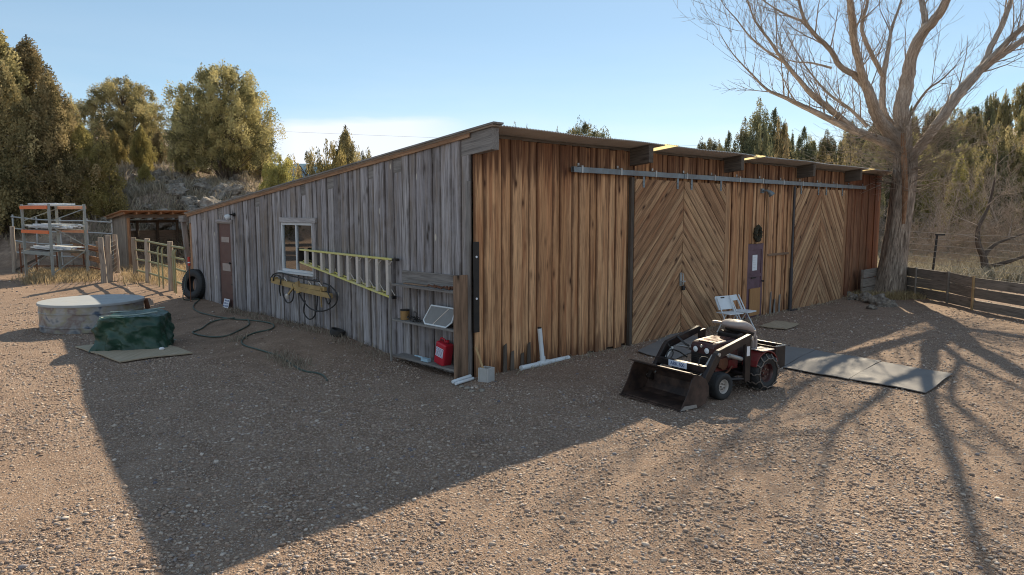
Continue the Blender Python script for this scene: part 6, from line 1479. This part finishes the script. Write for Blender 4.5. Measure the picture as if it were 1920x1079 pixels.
RG = np.random.default_rng(8)
for i, (px, Y, sc, k) in enumerate(((1735, 31, .75, 1), (1752, 34, .95, 0), (1790, 30, .8, 1), (1826, 33, 1.0, 0), (1870, 30, .9, 1), (1905, 32, 1.05, 0), (1945, 30, 1.0, 1), (1985, 33, 1.1, 0), (1768, 38, 1.1, 2), (1812, 39, 1.1, 0), (1900, 38, 1.2, 2), (1720, 37, .9, 0), (1950, 39, 1.2, 0), (1640, 40, 1.2, 0), (1615, 41, 1.2, 1), (1840, 42, 1.25, 1), (1700, 41, 1.2, 0))):
    shrub(px, Y, sc, k, 'leafless grey-brown shrub in the thicket behind the board fence')
# dark trunked small tree near the right edge
segs = []; g = np.random.default_rng(5); q = AT(1846, 512, 29); b0 = np.array((q[0], 29, tz(q[0], 29)))
t = empty('bare_tree', tuple(b0), 0, 'small dark crooked bare tree behind the board fence near the right edge', 'tree')
mb = MB(); mb.tube(smooth_path([(0, 0, -.1), (-.05, 0, .8), (-.35, 0, 1.5), (-.3, .1, 2.2), (.1, .2, 3.0), (.3, .2, 4.2)], 5), list(np.linspace(.16, .03, 26)), 9); mb.tube(smooth_path([(-.1, 0, 1.0), (.4, .1, 1.45), (1.1, .2, 1.7), (2.0, .3, 2.0)], 5), list(np.linspace(.10, .02, 16)), 8); mb.tube(smooth_path([(0, 0, .5), (.8, -.3, .8), (1.8, -.5, 1.2), (2.6, -.6, 1.3)], 5), list(np.linspace(.10, .02, 16)), 8)
tk_ = mb.build('trunk', M['trunk'], t, 60)
for c, d in (((.3, .2, 4.0), (0, 0, 1)), ((2, .3, 2), (1, 0, .4)), ((-.3, .1, 2.2), (-1, 0, .5)), ((1, .2, 1.7), (.3, .2, 1)), ((0, .2, 3), (.5, -.5, .8)), ((-.3, 0, 1.6), (-.8, -.4, .6)), ((1.6, -.5, 1.1), (.5, 0, 1))):
    d = np.array(d, float); grow(segs, np.array(c, float), d / np.linalg.norm(d), 1.8, .03, 3, g, .1, (4, 7), .28, .55, .005)
link_mesh('branches', twig_mesh(segs, 'branches'), M['shrubtwig'], t)

# ---- boulders, brush and dry grass
RG = np.random.default_rng(14); RKM = [rock((1, .85, .75), k, 4, 1.0) for k in range(5)]
for i in range(95):
    px = RG.uniform(185, 470) if i > 12 else RG.uniform(300, 420); Y = RG.uniform(34.5, 47) if i > 12 else RG.uniform(35, 40); q = ray(px, 397); x = q[0] / q[1] * Y; s = RG.uniform(.18, .62) if i > 12 else RG.uniform(.35, .85)
    o = bpy.data.objects.new('boulder', RKM[i % 5]); COL.objects.link(o); o.location = (x, Y, tz(x, Y) + s * .15); o.scale = (s, s * RG.uniform(.8, 1.1), s * RG.uniform(.7, 1.0)); o.rotation_euler = (RG.uniform(-.4, .4), RG.uniform(-.4, .4), RG.uniform(0, 6.28))
    tag(o, 'large lichened grey boulder on the slope above the shed roof' if i <= 12 else 'smaller rough grey rock strewn on the slope between the junipers', 'boulder', 'large boulders above the shed' if i <= 12 else 'rocks strewn on the left slope')
for i, (px, py, s) in enumerate(((1600, 562, .2), (1622, 565, .28), (1645, 570, .3), (1662, 575, .24), (1590, 556, .16), (1635, 580, .15))):
    o = bpy.data.objects.new('boulder', RKM[i % 5]); COL.objects.link(o); q = GT(px, py); o.location = (q[0], q[1], q[2] + s * .25); o.scale = (s * 1.1, s * .9, s * 1.0); o.rotation_euler = (0, 0, i); tag(o, 'rough stone heaped at the foot of the big bare tree', 'stone', 'stones at the foot of the bare tree')
def scatter(n, px0, px1, Y0, Y1, seed):
    g = np.random.default_rng(seed); px = g.uniform(px0, px1, n); Y = g.uniform(Y0, Y1, n); x = (px - CX) / FPX * Y; return np.stack([x, Y, terr(x, Y)], 1)
tufts('dry_grass', M['drygrass'], np.concatenate([scatter(230, 50, 185, 24.2, 28.5, 1), scatter(200, 240, 345, 23.5, 31, 2), scatter(60, 60, 175, 25, 27, 3)]), 'golden dry grass round the rack and under the pipe fence', 'grass', (.08, .36), 14, .008, .24)
tufts('tree_grass', M['drygrass'], np.concatenate([scatter(230, 1688, 1775, 22.6, 24.4, 4), scatter(70, 1600, 1690, 22.6, 23.6, 6)]), 'dry grass round the foot of the big bare tree', 'grass', (.08, .28), 14, .009, .12)
tufts('slope_brush', M['sage'], np.concatenate([scatter(1100, -60, 560, 33, 58, 5), scatter(260, 180, 420, 33.5, 42, 15)]), 'low grey brush covering the rocky slope', 'brush', (.15, .6), 18, .022, .28)
tufts('ridge_brush', M['sage'], scatter(4200, 1640, 2150, 27, 60, 7), 'low grey brush covering the foot of the right ridge', 'brush', (.2, .8), 18, .022, .35)
g_ = np.random.default_rng(9); s_ = g_.uniform(2.2, 9.3, 200); r_ = -g_.uniform(.03, .5, 200); W_ = np.array([bl(a, b, 0) for a, b in zip(r_, s_)]); tufts('wall_weeds', M['sage'], W_, 'thin dry weeds along the foot of the gable wall', 'weeds', (.04, .14), 7, .005, .07)
f_ = np.random.default_rng(19); tufts('front_weeds', M['sage'], np.array([bl(a, -b, 0) for a, b in zip(f_.uniform(.1, 17, 150), f_.uniform(.04, .35, 150))]), 'sparse dry weeds and litter along the foot of the front wall', 'weeds', (.03, .11), 6, .005, .08)
hs = np.array([GT(340 + a / 4.497, 480 + b / 4.497) for a, b in ((790, 850), (820, 870), (850, 865), (880, 890), (910, 905), (940, 930), (960, 920), (990, 945), (470, 715), (500, 705))]); tufts('hose_weeds', M['sage'], np.repeat(hs, 5, 0), 'pale dead weeds tangled in the garden hose', 'weeds', (.05, .16), 9, .006, .12)
SKY_STRENGTH = .07; SUN_STRENGTH = 5.0; EXPOSURE = 0.78
gravel()
# ------------------------------------------------------------------ far mesa, its blue distance haze put into the base colour
xs = np.linspace(-3500, 3500, 80); V = []; F = []
for i, x in enumerate(xs):
    h = 168 + 14 * math.sin(x * .0011 + 1) + 6 * math.sin(x * .006); V += [(x, 2400, -30), (x, 2520, h * .7), (x, 2620, h), (x, 3100, h + 4)]
for i in range(79):
    for k in range(3): a = i * 4 + k; F.append((a, a + 4, a + 5, a + 1))
mb = MB(); mb.add(V, F, None, .5); m = NT('haze_blue_forest'); pos = m.node('ShaderNodeNewGeometry').outputs['Position']
m.bsdf(m.ramp(m.noise(pos, .02, 5).outputs['Fac'], [(.3, (.12, .19, .25)), (.7, (.16, .24, .30))]), 1.0, 0, None, 0)
tag(mb.build('distant_mesa', m.m, None, 60), 'flat blue mesa far off on the horizon', 'hills', kind='structure')
# ------------------------------------------------------------------ light, sky, camera
w = bpy.data.worlds.new('World'); SC.world = w; w.use_nodes = True; nt = w.node_tree; nt.nodes.clear()
out = nt.nodes.new('ShaderNodeOutputWorld'); bg = nt.nodes.new('ShaderNodeBackground'); sky = nt.nodes.new('ShaderNodeTexSky')
sky.sky_type = 'NISHITA'; sky.sun_disc = False; sky.sun_elevation = SUN_EL; sky.sun_rotation = SUN_AZ; sky.altitude = 1800; sky.air_density = 1.0; sky.dust_density = .25; sky.ozone_density = 1.2
tc = nt.nodes.new('ShaderNodeTexCoord'); sx = nt.nodes.new('ShaderNodeSeparateXYZ'); nt.links.new(tc.outputs['Generated'], sx.inputs[0])
def mth(op, a, b=0.0):
    n = nt.nodes.new('ShaderNodeMath'); n.operation = op
    for s, v in ((n.inputs[0], a), (n.inputs[1], b)):
        if isinstance(v, (int, float)): s.default_value = v
        else: nt.links.new(v, s)
    return n.outputs[0]
def rampw(f, st):
    r = nt.nodes.new('ShaderNodeValToRGB'); e = r.color_ramp.elements
    while len(e) < len(st): e.new(.5)
    for i, (p, v) in enumerate(st): e[i].position = p; e[i].color = (v, v, v, 1)
    nt.links.new(f, r.inputs[0]); return r.outputs[0]
mp = nt.nodes.new('ShaderNodeMapping'); mp.inputs['Scale'].default_value = (1.6, 1.6, 9.0); nt.links.new(tc.outputs['Generated'], mp.inputs[0])
no = nt.nodes.new('ShaderNodeTexNoise'); no.inputs['Scale'].default_value = 1.3; no.inputs['Detail'].default_value = 6; no.inputs['Roughness'].default_value = .55; nt.links.new(mp.outputs[0], no.inputs[0])
el = sx.outputs['Z']; band = rampw(el, [(.0, 1), (.085, .9), (.135, .25), (.24, 0)])
cl = mth('MULTIPLY', rampw(no.outputs['Fac'], [(.36, 0), (.58, 1)]), band)
cl = mth('MULTIPLY', cl, .55)
az = mth('DIVIDE', sx.outputs['X'], mth('MAXIMUM', sx.outputs['Y'], .02))          # low cloud bank left of the barn peak
lo = mth('MULTIPLY', rampw(mth('ADD', az, 1.0), [(.60, 0), (.70, 1), (.86, .9), (.99, 0)]), rampw(mth('SUBTRACT', el, mth('MULTIPLY', mth('SUBTRACT', no.outputs['Fac'], .5), .10)), [(.06, 1), (.105, .95), (.125, 0)]))
cl = mth('MAXIMUM', cl, lo)
# added unseen bank of bright cloud behind the camera, to fill the shaded walls
n2 = nt.nodes.new('ShaderNodeTexNoise'); n2.inputs['Scale'].default_value = 2.4; n2.inputs['Detail'].default_value = 7; nt.links.new(tc.outputs['Generated'], n2.inputs[0])
bk = mth('MULTIPLY', rampw(n2.outputs['Fac'], [(.42, 0), (.62, .62)]), mth('MULTIPLY', rampw(mth('MULTIPLY', sx.outputs['Y'], -1.0), [(.0, 0), (.35, 1)]), rampw(el, [(.0, 1), (.70, 1), (.92, 0)])))
cl = mth('MAXIMUM', cl, bk)
mx = nt.nodes.new('ShaderNodeMix'); mx.data_type = 'RGBA'; nt.links.new(cl, mx.inputs[0]); hz = nt.nodes.new('ShaderNodeMix'); hz.data_type = 'RGBA'; hz.inputs[0].default_value = .34; nt.links.new(sky.outputs[0], hz.inputs[6]); hz.inputs[7].default_value = (4.6, 6.2, 8.0, 1); nt.links.new(hz.outputs[2], mx.inputs[6]); mx.inputs[7].default_value = (8.4, 8.3, 9.2, 1)
tn = nt.nodes.new('ShaderNodeMix'); tn.data_type = 'RGBA'; tn.blend_type = 'MULTIPLY'; tn.inputs[0].default_value = 1; nt.links.new(mx.outputs[2], tn.inputs[6]); tn.inputs[7].default_value = (.985, 1.04, 1.0, 1); nt.links.new(tn.outputs[2], bg.inputs[0]); bg.inputs[1].default_value = SKY_STRENGTH; nt.links.new(bg.outputs[0], out.inputs[0])
sl = bpy.data.lights.new('sun', 'SUN'); sl.energy = SUN_STRENGTH; sl.angle = math.radians(.5); sl.color = (1.0, .85, .62); so = bpy.data.objects.new('sun', sl); COL.objects.link(so)
sd_ = Vector((math.sin(SUN_AZ) * math.cos(SUN_EL), math.cos(SUN_AZ) * math.cos(SUN_EL), math.sin(SUN_EL))); so.rotation_euler = sd_.to_track_quat('Z', 'Y').to_euler(); so.location = (20, 60, 60)
cam = bpy.data.cameras.new('camera'); co = bpy.data.objects.new('camera', cam); COL.objects.link(co); co.location = (0, 0, CAMH); co.rotation_euler = (PI / 2 - PITCH, 0, 0)
cam.sensor_width = 36; cam.lens = 36 * FPX / 1920; cam.clip_start = .05; cam.clip_end = 8000; SC.camera = co
SC.view_settings.view_transform = 'Standard'; SC.view_settings.look = 'None'; SC.view_settings.gamma = 1; SC.view_settings.exposure = EXPOSURE
SC.cycles.pixel_filter_type = 'BLACKMAN_HARRIS'; SC.cycles.filter_width = 1.05; SC.cycles.max_bounces = 8; SC.cycles.diffuse_bounces = 4; SC.cycles.transparent_max_bounces = 8; SC.cycles.sample_clamp_indirect = 6
